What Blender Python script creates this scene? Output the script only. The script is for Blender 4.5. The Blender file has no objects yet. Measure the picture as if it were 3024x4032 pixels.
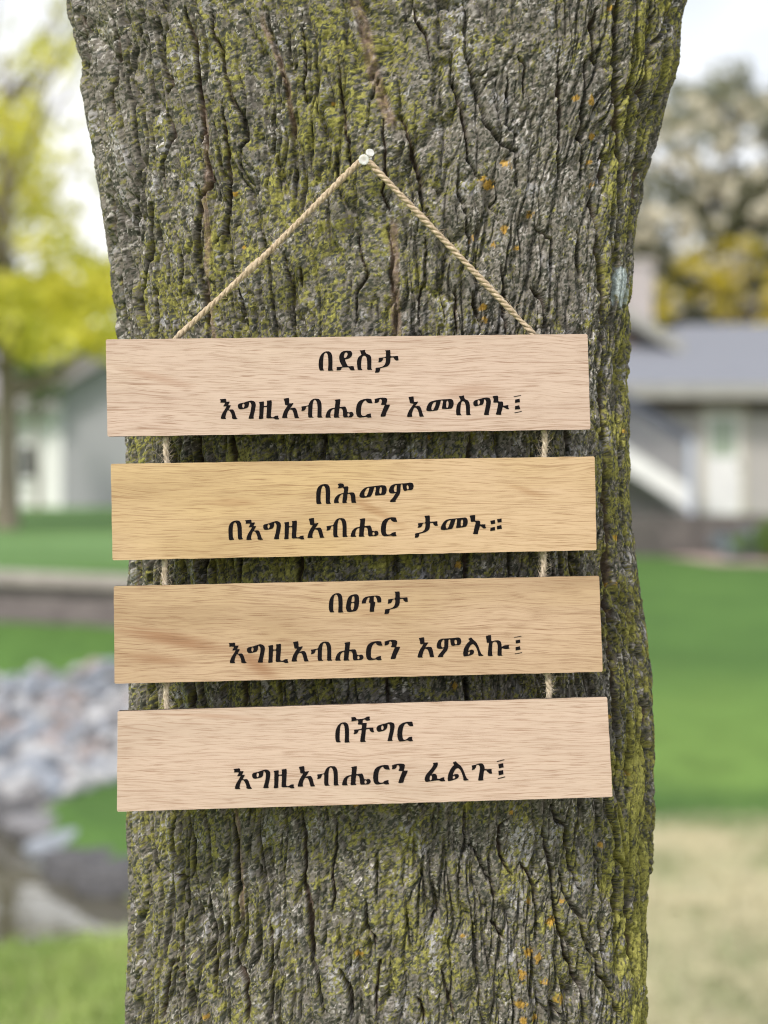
import bpy, bmesh, math, random
import numpy as np
from mathutils import Vector, Matrix

# ---------------------------------------------------------------- camera, sky, sun, exposure
S = bpy.context.scene
COL = S.collection
F = 6059.0                      # focal length in photograph pixels
CX, CY, CAMZ = 1512.0, 2016.0, 1.5

cam_d = bpy.data.cameras.new("camera")
cam = bpy.data.objects.new("camera", cam_d)
COL.objects.link(cam)
cam.location = (0, 0, CAMZ)
cam.rotation_euler = (math.radians(90), 0, 0)
cam_d.sensor_fit = 'VERTICAL'
cam_d.sensor_height = 36.0
cam_d.sensor_width = 27.0
cam_d.lens = F / 4032 * 36
cam_d.clip_start = 0.05
cam_d.clip_end = 800
cam_d.dof.use_dof = True
cam_d.dof.focus_distance = 1.178
cam_d.dof.aperture_fstop = 3.3
S.camera = cam

SUN_EL, SUN_ROT = math.radians(50), math.radians(212)
W = bpy.data.worlds.new("World")
S.world = W
W.use_nodes = True
wn, wl = W.node_tree.nodes, W.node_tree.links
wn.clear()
sky = wn.new('ShaderNodeTexSky')
sky.sky_type = 'NISHITA'
sky.sun_disc = False
sky.sun_elevation = SUN_EL
sky.sun_rotation = SUN_ROT
sky.air_density = 1.0
sky.dust_density = 5.0
sky.ozone_density = 1.0
bg = wn.new('ShaderNodeBackground')
bg.inputs[1].default_value = 0.13
wo = wn.new('ShaderNodeOutputWorld')
# thin bright cloud over most of the sky
wtc = wn.new('ShaderNodeTexCoord')
wmp = wn.new('ShaderNodeMapping'); wmp.inputs['Scale'].default_value = (1, 1, 2.6)
wnz = wn.new('ShaderNodeTexNoise'); wnz.inputs['Scale'].default_value = 1.9; wnz.inputs['Detail'].default_value = 7; wnz.inputs['Roughness'].default_value = .55
wcr = wn.new('ShaderNodeMapRange'); wcr.inputs[1].default_value = .38; wcr.inputs[2].default_value = .58; wcr.inputs[3].default_value = .45; wcr.inputs[4].default_value = .97
wmx = wn.new('ShaderNodeMix'); wmx.data_type = 'RGBA'
wcl = wn.new('ShaderNodeValToRGB')
wcl.color_ramp.elements[0].position = .40; wcl.color_ramp.elements[0].color = (3.5, 3.85, 4.1, 1)
wcl.color_ramp.elements[1].position = .60; wcl.color_ramp.elements[1].color = (6.2, 6.2, 6.2, 1)
wn2 = wn.new('ShaderNodeTexNoise'); wn2.inputs['Scale'].default_value = 1.3; wn2.inputs['Detail'].default_value = 6
wl.new(wcl.outputs[0], wmx.inputs[7])
wl.new(wtc.outputs['Generated'], wmp.inputs[0]); wl.new(wmp.outputs[0], wnz.inputs['Vector']); wl.new(wnz.outputs[0], wcr.inputs[0])
wl.new(wmp.outputs[0], wn2.inputs['Vector']); wl.new(wn2.outputs[0], wcl.inputs[0])
wl.new(wcr.outputs[0], wmx.inputs[0]); wl.new(sky.outputs[0], wmx.inputs[6])
wl.new(wmx.outputs[2], bg.inputs[0])
wl.new(bg.outputs[0], wo.inputs[0])

sl = bpy.data.lights.new("sun", 'SUN')
sl.energy = 2.3
sl.angle = math.radians(12)
sl.color = (1.0, 0.93, 0.83)
sun = bpy.data.objects.new("sun", sl)
COL.objects.link(sun)
sd = Vector((math.sin(SUN_ROT) * math.cos(SUN_EL), math.cos(SUN_ROT) * math.cos(SUN_EL), math.sin(SUN_EL)))
sun.rotation_euler = sd.to_track_quat('Z', 'Y').to_euler()
sun.location = (0, 0, 30)

S.view_settings.view_transform = 'Standard'
S.view_settings.look = 'None'
S.view_settings.exposure = 0.71
S.view_settings.gamma = 1.0
S.cycles.pixel_filter_type = 'BLACKMAN_HARRIS'
S.cycles.filter_width = 1.0

# ---------------------------------------------------------------- helpers
rng = np.random.default_rng(7)
random.seed(7)


def P(px, py, Y):
    return Vector(((px - CX) / F * Y, Y, CAMZ - (py - CY) / F * Y))


def tag(o, label=None, cat=None, group=None, kind=None):
    if label: o['label'] = label
    if cat: o['category'] = cat
    if group: o['group'] = group
    if kind: o['kind'] = kind
    return o


def link(name, me, parent=None, mats=()):
    o = bpy.data.objects.new(name, me)
    COL.objects.link(o)
    if me is not None:
        for m in mats:
            me.materials.append(m)
    if parent is not None:
        o.parent = parent
    return o


def empty(name, loc=(0, 0, 0)):
    o = bpy.data.objects.new(name, None)
    o.location = loc
    o.empty_display_size = 0.1
    COL.objects.link(o)
    return o


def child(o, parent):
    """parent a mesh whose vertices are in world space to an empty at its place"""
    o.parent = parent
    o.matrix_parent_inverse = Matrix.Translation(-Vector(parent.location))
    return o


def grid_mesh(name, V, nu, nv, wrap=False, smooth=True):
    """V: (nv*nu,3) rows of nu"""
    me = bpy.data.meshes.new(name)
    i = np.arange(nv - 1)[:, None] * nu
    if wrap:
        a = np.arange(nu)[None, :]
        b = (np.arange(nu)[None, :] + 1) % nu
    else:
        a = np.arange(nu - 1)[None, :]
        b = a + 1
    q = np.stack([i + a, i + b, i + nu + b, i + nu + a], -1).reshape(-1, 4)
    mesh_np(me, V, q, smooth)
    return me


def mesh_np(me, V, q, smooth=False):
    k = q.shape[1]
    me.vertices.add(len(V))
    me.vertices.foreach_set('co', np.asarray(V, np.float32).ravel())
    me.loops.add(q.size)
    me.loops.foreach_set('vertex_index', q.astype(np.int32).ravel())
    me.polygons.add(len(q))
    me.polygons.foreach_set('loop_start', np.arange(0, q.size, k, dtype=np.int32))
    try:
        me.polygons.foreach_set('loop_total', np.full(len(q), k, np.int32))
    except Exception:
        pass
    me.update(calc_edges=True)
    me.polygons.foreach_set('use_smooth', np.full(len(q), smooth))
    me.validate()
    return me


def color_attr(me, name, C):
    a = me.color_attributes.new(name, 'FLOAT_COLOR', 'POINT')
    C4 = np.ones((len(C), 4), np.float32)
    C4[:, :3] = C
    a.data.foreach_set('color', C4.ravel())


def bm_box(bm, x0, x1, y0, y1, z0, z1, mat=0):
    v = [bm.verts.new((x, y, z)) for z in (z0, z1) for y in (y0, y1) for x in (x0, x1)]
    for f in ((0, 2, 3, 1), (4, 5, 7, 6), (0, 1, 5, 4), (2, 6, 7, 3), (0, 4, 6, 2), (1, 3, 7, 5)):
        fc = bm.faces.new([v[i] for i in f])
        fc.material_index = mat


def bm_prism(bm, pts, d):
    """solid from a flat polygon pts swept by vector d"""
    d = Vector(d)
    a = [bm.verts.new(Vector(p)) for p in pts]
    b = [bm.verts.new(Vector(p) + d) for p in pts]
    bm.faces.new(a[::-1])
    bm.faces.new(b)
    n = len(a)
    for i in range(n):
        bm.faces.new((a[i], a[(i + 1) % n], b[(i + 1) % n], b[i]))


def bm_done(bm, name, mats, parent=None, smooth=False, bevel=0):
    bmesh.ops.recalc_face_normals(bm, faces=bm.faces)
    if bevel:
        bmesh.ops.bevel(bm, geom=bm.edges[:] + bm.verts[:], offset=bevel, segments=2, affect='EDGES', profile=.5)
    me = bpy.data.meshes.new(name)
    bm.to_mesh(me)
    bm.free()
    if smooth:
        for p in me.polygons: p.use_smooth = True
    o = bpy.data.objects.new(name, me)
    for m in mats: me.materials.append(m)
    COL.objects.link(o)
    if parent is not None: child(o, parent)
    return o


def tube_np(path, radii, n=8, closed_ends=True, phase=0.0):
    path = np.asarray(path, float)
    m = len(path)
    radii = np.broadcast_to(np.asarray(radii, float), (m,))
    T = np.gradient(path, axis=0)
    T /= np.linalg.norm(T, axis=1)[:, None] + 1e-12
    up = np.array([0.13, 1, 0.07]) if abs(T[0][1]) < .8 else np.array([1, .1, 0.1])
    V = []
    for k in range(m):
        a = np.cross(T[k], up); a /= np.linalg.norm(a) + 1e-12
        b = np.cross(a, T[k])
        ang = np.linspace(0, 2 * np.pi, n, endpoint=False) + phase
        V.append(path[k] + radii[k] * (np.cos(ang)[:, None] * a + np.sin(ang)[:, None] * b))
    V = np.concatenate(V)
    i = np.arange(m - 1)[:, None] * n
    a = np.arange(n)[None, :]; b = (a + 1) % n
    q = np.stack([i + a, i + b, i + n + b, i + n + a], -1).reshape(-1, 4)
    return V, q


class Acc:
    def __init__(s): s.V = []; s.Q = []; s.n = 0
    def add(s, V, q):
        s.V.append(V); s.Q.append(q + s.n); s.n += len(V)
    def mesh(s, name, smooth=True):
        me = bpy.data.meshes.new(name)
        return mesh_np(me, np.concatenate(s.V), np.concatenate(s.Q), smooth)


# numpy noise ------------------------------------------------------
def h2(ix, iy, seed):
    h = (ix.astype(np.int64) * 374761393 + iy.astype(np.int64) * 668265263 + seed * 1274126177) & 0xFFFFFFFF
    h = ((h ^ (h >> 13)) * 1274126177) & 0xFFFFFFFF
    h = ((h ^ (h >> 16)) * 2246822519) & 0xFFFFFFFF
    return ((h ^ (h >> 15)) & 0xFFFFFF).astype(np.float32) / 16777216.0


def vnoise(x, y, seed=0):
    """gradient noise about -1..1"""
    x = np.asarray(x, np.float32); y = np.asarray(y, np.float32)
    ix = np.floor(x); iy = np.floor(y)
    fx = x - ix; fy = y - iy
    u = fx * fx * fx * (fx * (fx * 6 - 15) + 10); v = fy * fy * fy * (fy * (fy * 6 - 15) + 10)
    def g(dx, dy):
        a = h2(ix + dx, iy + dy, seed) * (2 * np.pi)
        return np.cos(a) * (fx - dx) + np.sin(a) * (fy - dy)
    a = g(0, 0); b = g(1, 0); c = g(0, 1); d = g(1, 1)
    return (a + u * (b - a) + v * (c - a + u * (a - b - c + d))) * 1.5


def fbm(x, y, oct=4, seed=0, gain=.5):
    s = 0; amp = 1; t = 0
    for o in range(oct):
        s = s + amp * vnoise(x * 2 ** o + 17.3 * o, y * 2 ** o - 9.1 * o, seed + o)
        t += amp; amp *= gain
    return s / t * 1.4


def voro(x, y, seed=0, jit=.9):
    """F1, F2, id of the nearest cell"""
    x = np.asarray(x, np.float32); y = np.asarray(y, np.float32)
    ix = np.floor(x); iy = np.floor(y)
    f1 = np.full(x.shape, 9, np.float32); f2 = f1.copy(); cid = np.zeros(x.shape, np.float32)
    for dx in (-1, 0, 1):
        for dy in (-1, 0, 1):
            cx = ix + dx; cy = iy + dy
            px = cx + .5 + jit * (h2(cx, cy, seed) - .5)
            py = cy + .5 + jit * (h2(cx, cy, seed + 51) - .5)
            d = np.sqrt((px - x) ** 2 + (py - y) ** 2)
            n = d < f1
            f2 = np.where(n, f1, np.minimum(f2, d))
            cid = np.where(n, h2(cx, cy, seed + 99), cid)
            f1 = np.where(n, d, f1)
    return f1, f2, cid


def sstep(a, b, x):
    t = np.clip((x - a) / (b - a), 0, 1)
    return t * t * (3 - 2 * t)


# materials --------------------------------------------------------
def new_mat(name):
    m = bpy.data.materials.new(name)
    m.use_nodes = True
    nt = m.node_tree
    b = nt.nodes['Principled BSDF']
    return m, nt, b


def N(nt, typ, **kw):
    n = nt.nodes.new(typ)
    for k, v in kw.items():
        if k.startswith('i_'):
            n.inputs[k[2:].replace('_', ' ')].default_value = v
        else:
            setattr(n, k, v)
    return n


def noisy(name, c1, c2, scale=4.0, rough=.8, bump=0.0, detail=5.0, c3=None, stretch=(1, 1, 1), bdist=.02, spec=.3):
    """plain material whose colour wanders between two or three tones"""
    m, nt, b = new_mat(name)
    tc = N(nt, 'ShaderNodeTexCoord')
    mp = N(nt, 'ShaderNodeMapping'); mp.inputs['Scale'].default_value = stretch
    nt.links.new(tc.outputs['Object'], mp.inputs[0])
    nz = N(nt, 'ShaderNodeTexNoise', i_Scale=scale, i_Detail=detail, i_Roughness=.6)
    nt.links.new(mp.outputs[0], nz.inputs['Vector'])
    cr = N(nt, 'ShaderNodeValToRGB')
    e = cr.color_ramp.elements
    e[0].position = .35; e[0].color = (*c1, 1)
    e[1].position = .65; e[1].color = (*c2, 1)
    if c3:
        k = cr.color_ramp.elements.new(.78); k.color = (*c3, 1)
    nt.links.new(nz.outputs[0], cr.inputs[0])
    nt.links.new(cr.outputs[0], b.inputs['Base Color'])
    b.inputs['Roughness'].default_value = rough
    b.inputs['Specular IOR Level'].default_value = spec
    if bump:
        bp = N(nt, 'ShaderNodeBump', i_Strength=bump, i_Distance=bdist)
        nt.links.new(nz.outputs[0], bp.inputs['Height'])
        nt.links.new(bp.outputs[0], b.inputs['Normal'])
    return m


def leaf_mat(name, c1, c2, trans=.45):
    m, nt, b = new_mat(name)
    oi = N(nt, 'ShaderNodeTexCoord')
    nz = N(nt, 'ShaderNodeTexNoise', i_Scale=1.7, i_Detail=6.0, i_Roughness=.7)
    nt.links.new(oi.outputs['Object'], nz.inputs['Vector'])
    cr = N(nt, 'ShaderNodeValToRGB')
    e = cr.color_ramp.elements
    e[0].position = .36; e[0].color = (*c1, 1)
    e[1].position = .62; e[1].color = (*c2, 1)
    nt.links.new(nz.outputs[0], cr.inputs[0])
    nt.links.new(cr.outputs[0], b.inputs['Base Color'])
    b.inputs['Roughness'].default_value = .55
    tr = N(nt, 'ShaderNodeBsdfTranslucent')
    nt.links.new(cr.outputs[0], tr.inputs[0])
    mx = N(nt, 'ShaderNodeMixShader'); mx.inputs[0].default_value = trans
    nt.links.new(b.outputs[0], mx.inputs[1]); nt.links.new(tr.outputs[0], mx.inputs[2])
    nt.links.new(mx.outputs[0], nt.nodes['Material Output'].inputs[0])
    return m
# ================================================================ TERRAIN
POND = np.array([(-1.0, 5.5), (-.72, 5.9), (-.92, 6.45), (-1.28, 6.75), (-1.5, 7.3), (-1.85, 7.95), (-2.6, 8.45), (-4.0, 8.3),
                 (-5.2, 7.2), (-4.8, 5.8), (-3.2, 5.3), (-1.9, 5.28)])


def poly_sd(x, y, poly):
    d = np.full(x.shape, 1e9); ins = np.zeros(x.shape, bool)
    n = len(poly)
    for i in range(n):
        a = poly[i]; b = poly[(i + 1) % n]
        e = b - a
        t = np.clip(((x - a[0]) * e[0] + (y - a[1]) * e[1]) / (e @ e), 0, 1)
        d = np.minimum(d, np.hypot(x - a[0] - t * e[0], y - a[1] - t * e[1]))
        c = ((a[1] > y) != (b[1] > y)) & (x < (b[0] - a[0]) * (y - a[1]) / (b[1] - a[1] + 1e-12) + a[0])
        ins ^= c
    return np.where(ins, -d, d)


def ground(x, y):
    x = np.asarray(x, float); y = np.asarray(y, float)
    yl = y + (.50 * (np.clip(x, -9, 0) + 4) - .35) * np.exp(-((y - 12) / 3.0) ** 2)      # the left wall runs slantwise
    L = np.interp(yl, [-30, 5.0, 5.4, 8.3, 8.8, 9.6, 10.6, 11.8, 12.05, 12.4, 18, 26, 34, 60, 200], [0, 0, .0, .0, .03, .14, .32, .65, .67, 1.03, 1.3, 1.58, 1.75, 2.2, 3])
    R = np.interp(y, [-30, 7.5, 14, 31, 32.1, 32.6, 40, 60, 200], [0, 0, .16, .58, .62, 1.42, 1.5, 2.0, 3])
    t = sstep(-.6, .6, x)
    # the terraced steps run only on their own side
    z = L * (1 - t) + R * t
    sd_ = poly_sd(x, y, POND)
    dip = -.42 * (1 - sstep(-.45, .18, sd_))
    z = np.where(sd_ < .18, z * sstep(-.1, .18, sd_) + dip, z)
    return z + .012 * fbm(x * .9, y * .9, 3, 5)


def gz(x, y):
    return float(ground(np.array([x]), np.array([y]))[0])


xs = np.unique(np.concatenate([np.linspace(-150, -12, 40), np.linspace(-12, -3.2, 70), np.linspace(-3.2, 3.2, 200), np.linspace(3.2, 14, 70), np.linspace(14, 150, 40)]))
ys = np.unique(np.concatenate([np.linspace(-40, 2, 20), np.linspace(2, 13, 300), np.linspace(13, 40, 140), np.linspace(40, 300, 40)]))
X, Yg = np.meshgrid(xs, ys)
Z = ground(X.ravel(), Yg.ravel())
me = grid_mesh('ground', np.stack([X.ravel(), Yg.ravel(), Z], 1), len(xs), len(ys))
# ground cover: green lawn, dry lawn near the tree on the right, earth in the pond
gx, gy = X.ravel(), Yg.ravel()
n1 = fbm(gx * .55, gy * .55, 4, 21); n2 = fbm(gx * 3.1, gy * 2.2, 4, 22); n3 = fbm(gx * 9, gy * 9, 3, 23)
lawn = np.array([.085, .165, .042]); lawn2 = np.array([.064, .128, .036]); lawn3 = np.array([.150, .250, .062])
mixv = np.clip(.45 + .55 * n1 + .35 * n2, 0, 1)[:, None]
C = lawn2 * (1 - mixv) + (lawn * 1.25) * mixv
rightside = sstep(-.3, .3, gx)
band = sstep(7.4, 8.6, gy + .5 * n1) * (1 - sstep(10.2, 14.0, gy + 1.6 * n1 + .5 * n2)) * rightside          # brighter green strip, sunlight put into the lawn colour
C = C * (1 - .9 * band[:, None]) + lawn3 * (1 + .25 * n2[:, None]) * .9 * band[:, None]
up = sstep(12.2, 13.0, gy) * (1 - rightside) * (.55 + .6 * np.clip(n1 + .3, 0, 1))                 # paler lawn above the left wall
C = C * (1 - up[:, None]) + np.array([.150, .260, .105]) * up[:, None]
dry = (1 - sstep(7.0, 7.55, gy + .25 * n2)) * sstep(-.35, .2, gx)
dc = np.array([.45, .42, .27]) * (1 + .22 * n3[:, None]) * (1 - .25 * np.clip(n2, 0, 1)[:, None])
patch = np.clip(n2 * 1.6 - .1 + .5 * n1, 0, .75)[:, None]
dc = dc * (1 - patch) + np.array([.22, .25, .12]) * patch
C = C * (1 - dry[:, None]) + dc * dry[:, None]
near = (1 - sstep(5.3, 5.7, gy)) * (1 - sstep(-.5, 0, gx))
nc = np.array([.24, .33, .09]) * (1 + .45 * n2[:, None])
bare = np.clip(n1 * 1.4 + n2 * .8 - .3, 0, .6)[:, None]
nc = nc * (1 - bare) + np.array([.33, .30, .19]) * bare
C = C * (1 - near[:, None]) + nc * near[:, None]
sdp = poly_sd(gx, gy, POND)
mud = 1 - sstep(-.12, .02, sdp + .05 * n2)
C = C * (1 - mud[:, None]) + np.array([.16, .145, .10]) * mud[:, None]
# finer gravel under the bank of loose stones
gv = sstep(7.85, 8.05, gy + .1 * n2 - np.clip(gx + 1.75, 0, 2) * 1.9) * (1 - sstep(10.3, 10.6, gy + np.clip(gx + 2.1, 0, 2) * .75 + .1 * n2)) * sstep(-3.8, -3.3, gx) * (1 - sstep(-1.35, -1.1, gx + .4 * np.clip(9 - gy, 0, 1)))
C = C * (1 - gv[:, None]) + np.array([.22, .215, .225]) * (1 + .5 * n3[:, None]) * gv[:, None]
color_attr(me, 'cover', np.clip(C, .005, .9))
gm, nt, b = new_mat('lawn')
at = N(nt, 'ShaderNodeAttribute', attribute_name='cover')
tc = N(nt, 'ShaderNodeTexCoord')
nz = N(nt, 'ShaderNodeTexNoise', i_Scale=38.0, i_Detail=6.0, i_Roughness=.7)
nt.links.new(tc.outputs['Object'], nz.inputs['Vector'])
mr = N(nt, 'ShaderNodeMapRange'); mr.inputs[1].default_value = .3; mr.inputs[2].default_value = .7; mr.inputs[3].default_value = .6; mr.inputs[4].default_value = 1.35
nt.links.new(nz.outputs[0], mr.inputs[0])
mx = N(nt, 'ShaderNodeVectorMath', operation='SCALE')
nt.links.new(at.outputs['Color'], mx.inputs[0]); nt.links.new(mr.outputs[0], mx.inputs['Scale'])
nt.links.new(mx.outputs[0], b.inputs['Base Color'])
bp = N(nt, 'ShaderNodeBump', i_Strength=.7, i_Distance=.03)
nt.links.new(nz.outputs[0], bp.inputs['Height']); nt.links.new(bp.outputs[0], b.inputs['Normal'])
b.inputs['Roughness'].default_value = .9; b.inputs['Specular IOR Level'].default_value = .1
tag(link('ground', me, mats=[gm]), kind='structure')

# water of the pond
bm = bmesh.new()
wp = [bm.verts.new((p[0] + .12 * np.sign(p[0] + 2.8), p[1] + .12 * np.sign(p[1] - 6.9), -.14)) for p in POND]
bm.faces.new(wp)
wm, nt, b = new_mat('pond_water')
b.inputs['Base Color'].default_value = (.085, .08, .058, 1)
b.inputs['Roughness'].default_value = .03
b.inputs['Specular IOR Level'].default_value = .9
b.inputs['IOR'].default_value = 1.75
tc = N(nt, 'ShaderNodeTexCoord')
nz = N(nt, 'ShaderNodeTexNoise', i_Scale=7.0, i_Detail=2.0)
nt.links.new(tc.outputs['Object'], nz.inputs['Vector'])
bp = N(nt, 'ShaderNodeBump', i_Strength=.04, i_Distance=.05)
nt.links.new(nz.outputs[0], bp.inputs['Height']); nt.links.new(bp.outputs[0], b.inputs['Normal'])
tag(bm_done(bm, 'pond_water', [wm]), kind='structure')

# grass blades close to the tree -----------------------------------
def blades(name, n, xr, yr, hgt, tones, keep):
    x = rng.uniform(*xr, n); y = rng.uniform(*yr, n)
    k = keep(x, y); x = x[k]; y = y[k]; n = len(x)
    z = ground(x, y) - .003
    h = hgt * rng.uniform(.5, 1.25, n); a = rng.uniform(0, 2 * np.pi, n)
    lean = rng.normal(0, .6, (n, 2)) * h[:, None]
    w = .0035
    dx, dy = np.cos(a) * w, np.sin(a) * w
    V = np.empty((n, 3, 3))
    V[:, 0] = np.stack([x - dx, y - dy, z], 1); V[:, 1] = np.stack([x + dx, y + dy, z], 1)
    V[:, 2] = np.stack([x + lean[:, 0], y + lean[:, 1], z + h], 1)
    me = bpy.data.meshes.new(name)
    mesh_np(me, V.reshape(-1, 3), np.arange(3 * n).reshape(-1, 3))
    t = np.clip(.45 + 1.1 * fbm(x * 1.9, y * 1.1, 3, 91) + .3 * (rng.random(n) - .5), 0, 1)[:, None]
    c = np.array(tones[0]) * (1 - t) + np.array(tones[1]) * t
    color_attr(me, 'cover', np.repeat(c, 3, 0))
    m, nt, b = new_mat(name + '_blades')
    at = N(nt, 'ShaderNodeAttribute', attribute_name='cover')
    nt.links.new(at.outputs['Color'], b.inputs['Base Color'])
    b.inputs['Roughness'].default_value = .6
    return link(name, me, mats=[m])

tag(blades('grass', 26000, (-3.2, -.3), (3.6, 5.6), .055, ((.17, .27, .05), (.34, .44, .12)), lambda x, y: poly_sd(x, y, POND) > .03),
    'short bright green grass on the near bank of the pond', 'grass', kind='stuff')
tag(blades('dry_grass', 30000, (.2, 3.2), (3.6, 7.6), .035, ((.52, .475, .32), (.24, .28, .14)), lambda x, y: rng.random(len(x)) < 1.0),
    'dry straw coloured turf in front of the green lawn', 'dry grass', kind='stuff')

# ================================================================ STONES
stone_mats = [noisy('grey_stone', (.14, .14, .15), (.25, .25, .27), 9, .85, .4),
              noisy('blue_grey_stone', (.18, .205, .245), (.32, .35, .41), 8, .85, .4),
              noisy('pink_stone', (.24, .20, .195), (.34, .295, .29), 8, .85, .4),
              noisy('pale_stone', (.32, .325, .345), (.48, .485, .51), 8, .85, .4),
              noisy('dark_stone', (.045, .045, .05), (.12, .12, .13), 7, .8, .5)]


def stone_mesh(seed):
    bm = bmesh.new()
    bmesh.ops.create_icosphere(bm, subdivisions=3, radius=1)
    r = random.Random(seed)
    cuts = [(Vector((r.gauss(0, 1), r.gauss(0, 1), r.gauss(0, 1))).normalized(), r.uniform(.62, .9)) for _ in range(11)]
    for v in bm.verts:
        for nrm, d in cuts:
            k = v.co.dot(nrm)
            if k > d: v.co -= nrm * (k - d) * .85
    me = bpy.data.meshes.new('stone')
    bm.to_mesh(me); bm.free()
    for p in me.polygons: p.use_smooth = True
    return me

SM = {}
for mi in range(5):
    for s in range(3):
        m_ = stone_mesh(mi * 7 + s); m_.materials.append(stone_mats[mi]); SM[mi, s] = m_
LAB = {0: 'mid grey rounded stone in the loose stone bank beyond the pond', 1: 'blue grey rounded stone in the loose stone bank beyond the pond',
       2: 'pinkish rounded stone in the loose stone bank beyond the pond', 3: 'pale grey rounded stone in the loose stone bank beyond the pond'}
made = 0
pts = []
tries = 0
while made < 300 and tries < 16000:
    tries += 1
    x = random.uniform(-2.9, -1.15); y = random.uniform(7.9, 10.5)
    lim = 10.45 + .2 * math.sin(x * 2.4) - max(0, (x + 2.1)) * .75
    if y > lim or y < 7.95 + max(0, x + 1.75) * 1.9 or float(poly_sd(np.array([x]), np.array([y]), POND)[0]) < .06: continue
    s = random.uniform(.045, .085)
    if any((x - a) ** 2 + (y - b_) ** 2 < (.54 * (s + c)) ** 2 for a, b_, c in pts): continue
    pts.append((x, y, s))
    mi = random.choices([0, 1, 2, 3], [3, 4, 1.3, 3])[0]
    o = bpy.data.objects.new('stone', SM[mi, random.randrange(3)])
    COL.objects.link(o)
    o.location = (x, y, gz(x, y) + s * .35)
    o.scale = (s * random.uniform(.9, 1.3), s * random.uniform(.8, 1.1), s * random.uniform(.6, .9))
    o.rotation_euler = (random.uniform(-.5, .5), random.uniform(-.5, .5), random.uniform(0, 6.3))
    tag(o, LAB[mi], 'stone', 'loose stones on the bank beyond the pond')
    made += 1
# large dark stones set along the water's edge
edge = [(-2.35, 8.42, .20, 4), (-2.08, 8.22, .24, 4), (-1.86, 8.02, .22, 4), (-1.72, 7.72, .2, 0), (-1.56, 7.42, .18, 1), (-1.44, 7.12, .15, 4), (-1.30, 6.86, .22, 4),
        (-1.09, 6.66, .24, 4), (-.88, 6.46, .17, 0), (-.70, 6.1, .16, 4), (-1.22, 7.02, .13, 0), (-2.75, 8.55, .2, 4), (-1.6, 7.75, .12, 1)]
EL = ['broad dark stone at the far left of the pond edge', 'dark stone at the foot of the loose stone bank', 'grey stone between the bank and the water',
      'grey stone midway along the pond edge', 'blue grey flat stone midway along the pond edge', 'small dark stone at the bend of the pond edge',
      'dark stone beside the green grass at the bend of the pond', 'wide dark stone next to the bright reflection', 'grey stone by the trunk above the bright reflection',
      'dark stone half hidden by the trunk at the pond edge', 'low grey stone in the grass above the pond bend', 'dark stone at the left rim of the pond', 'pale flat stone lying above the pond edge']
for (x, y, s, mi), lb in zip(edge, EL):
    o = bpy.data.objects.new('edge_stone', SM[mi, random.randrange(3)])
    COL.objects.link(o)
    s *= .74
    o.location = (x, y, -.14 + s * .28 + max(0, gz(x, y)) * .5)
    o.scale = (s * 1.45, s, s * .58); o.rotation_euler = (0, random.uniform(-.2, .2), random.uniform(-.5, .5))
    tag(o, lb, 'stone', 'stones along the pond edge')

# ================================================================ LEFT RETAINING WALL
wall_m = noisy('wall_block', (.115, .10, .105), (.20, .175, .18), 5, .9, .6, stretch=(1, 1, 3))
cap_m = noisy('wall_cap', (.28, .255, .24), (.38, .35, .33), 6, .9, .3)
root = empty('retaining_wall', (-4, 12.06, .54))
tag(root, 'long low brown grey block wall with pale cap across the left lawn', 'retaining wall')
bm = bmesh.new()
x0 = -14.0
while x0 < -.9:                                   # courses of blocks
    for r in range(2):
        bm_box(bm, x0 + .2 * r, x0 + .2 * r + .395, 11.92 + .012 * r + random.uniform(-.006, .006), 12.3, .46 + r * .225, .46 + r * .225 + .22)
    x0 += .4
bm_done(bm, 'wall_courses', [wall_m], root)
bm = bmesh.new()
x0 = -14.0
while x0 < -.9:
    bm_box(bm, x0, x0 + .59, 11.86, 12.36, .912, .985); x0 += .6
bm_done(bm, 'wall_cap', [cap_m], root)
root.rotation_euler = (0, .012, -.46)
root.location = (-4, 12.42, .60)

# ================================================================ HOUSES
def siding(name, c, pitch=.2):
    m, nt, b = new_mat(name)
    tc = N(nt, 'ShaderNodeTexCoord')
    sp = N(nt, 'ShaderNodeSeparateXYZ')
    nt.links.new(tc.outputs['Object'], sp.inputs[0])
    mm = N(nt, 'ShaderNodeMath', operation='MULTIPLY'); mm.inputs[1].default_value = 1 / pitch
    fr = N(nt, 'ShaderNodeMath', operation='FRACT')
    nt.links.new(sp.outputs[2], mm.inputs[0]); nt.links.new(mm.outputs[0], fr.inputs[0])
    bp = N(nt, 'ShaderNodeBump', i_Strength=.8, i_Distance=.02)
    nt.links.new(fr.outputs[0], bp.inputs['Height']); nt.links.new(bp.outputs[0], b.inputs['Normal'])
    nz = N(nt, 'ShaderNodeTexNoise', i_Scale=1.2, i_Detail=4.0)
    nt.links.new(tc.outputs['Object'], nz.inputs['Vector'])
    cr = N(nt, 'ShaderNodeValToRGB')
    e = cr.color_ramp.elements
    e[0].color = (*[v * .9 for v in c], 1); e[1].color = (*[min(.9, v * 1.08) for v in c], 1)
    nt.links.new(nz.outputs[0], cr.inputs[0]); nt.links.new(cr.outputs[0], b.inputs['Base Color'])
    b.inputs['Roughness'].default_value = .7
    return m

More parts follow.
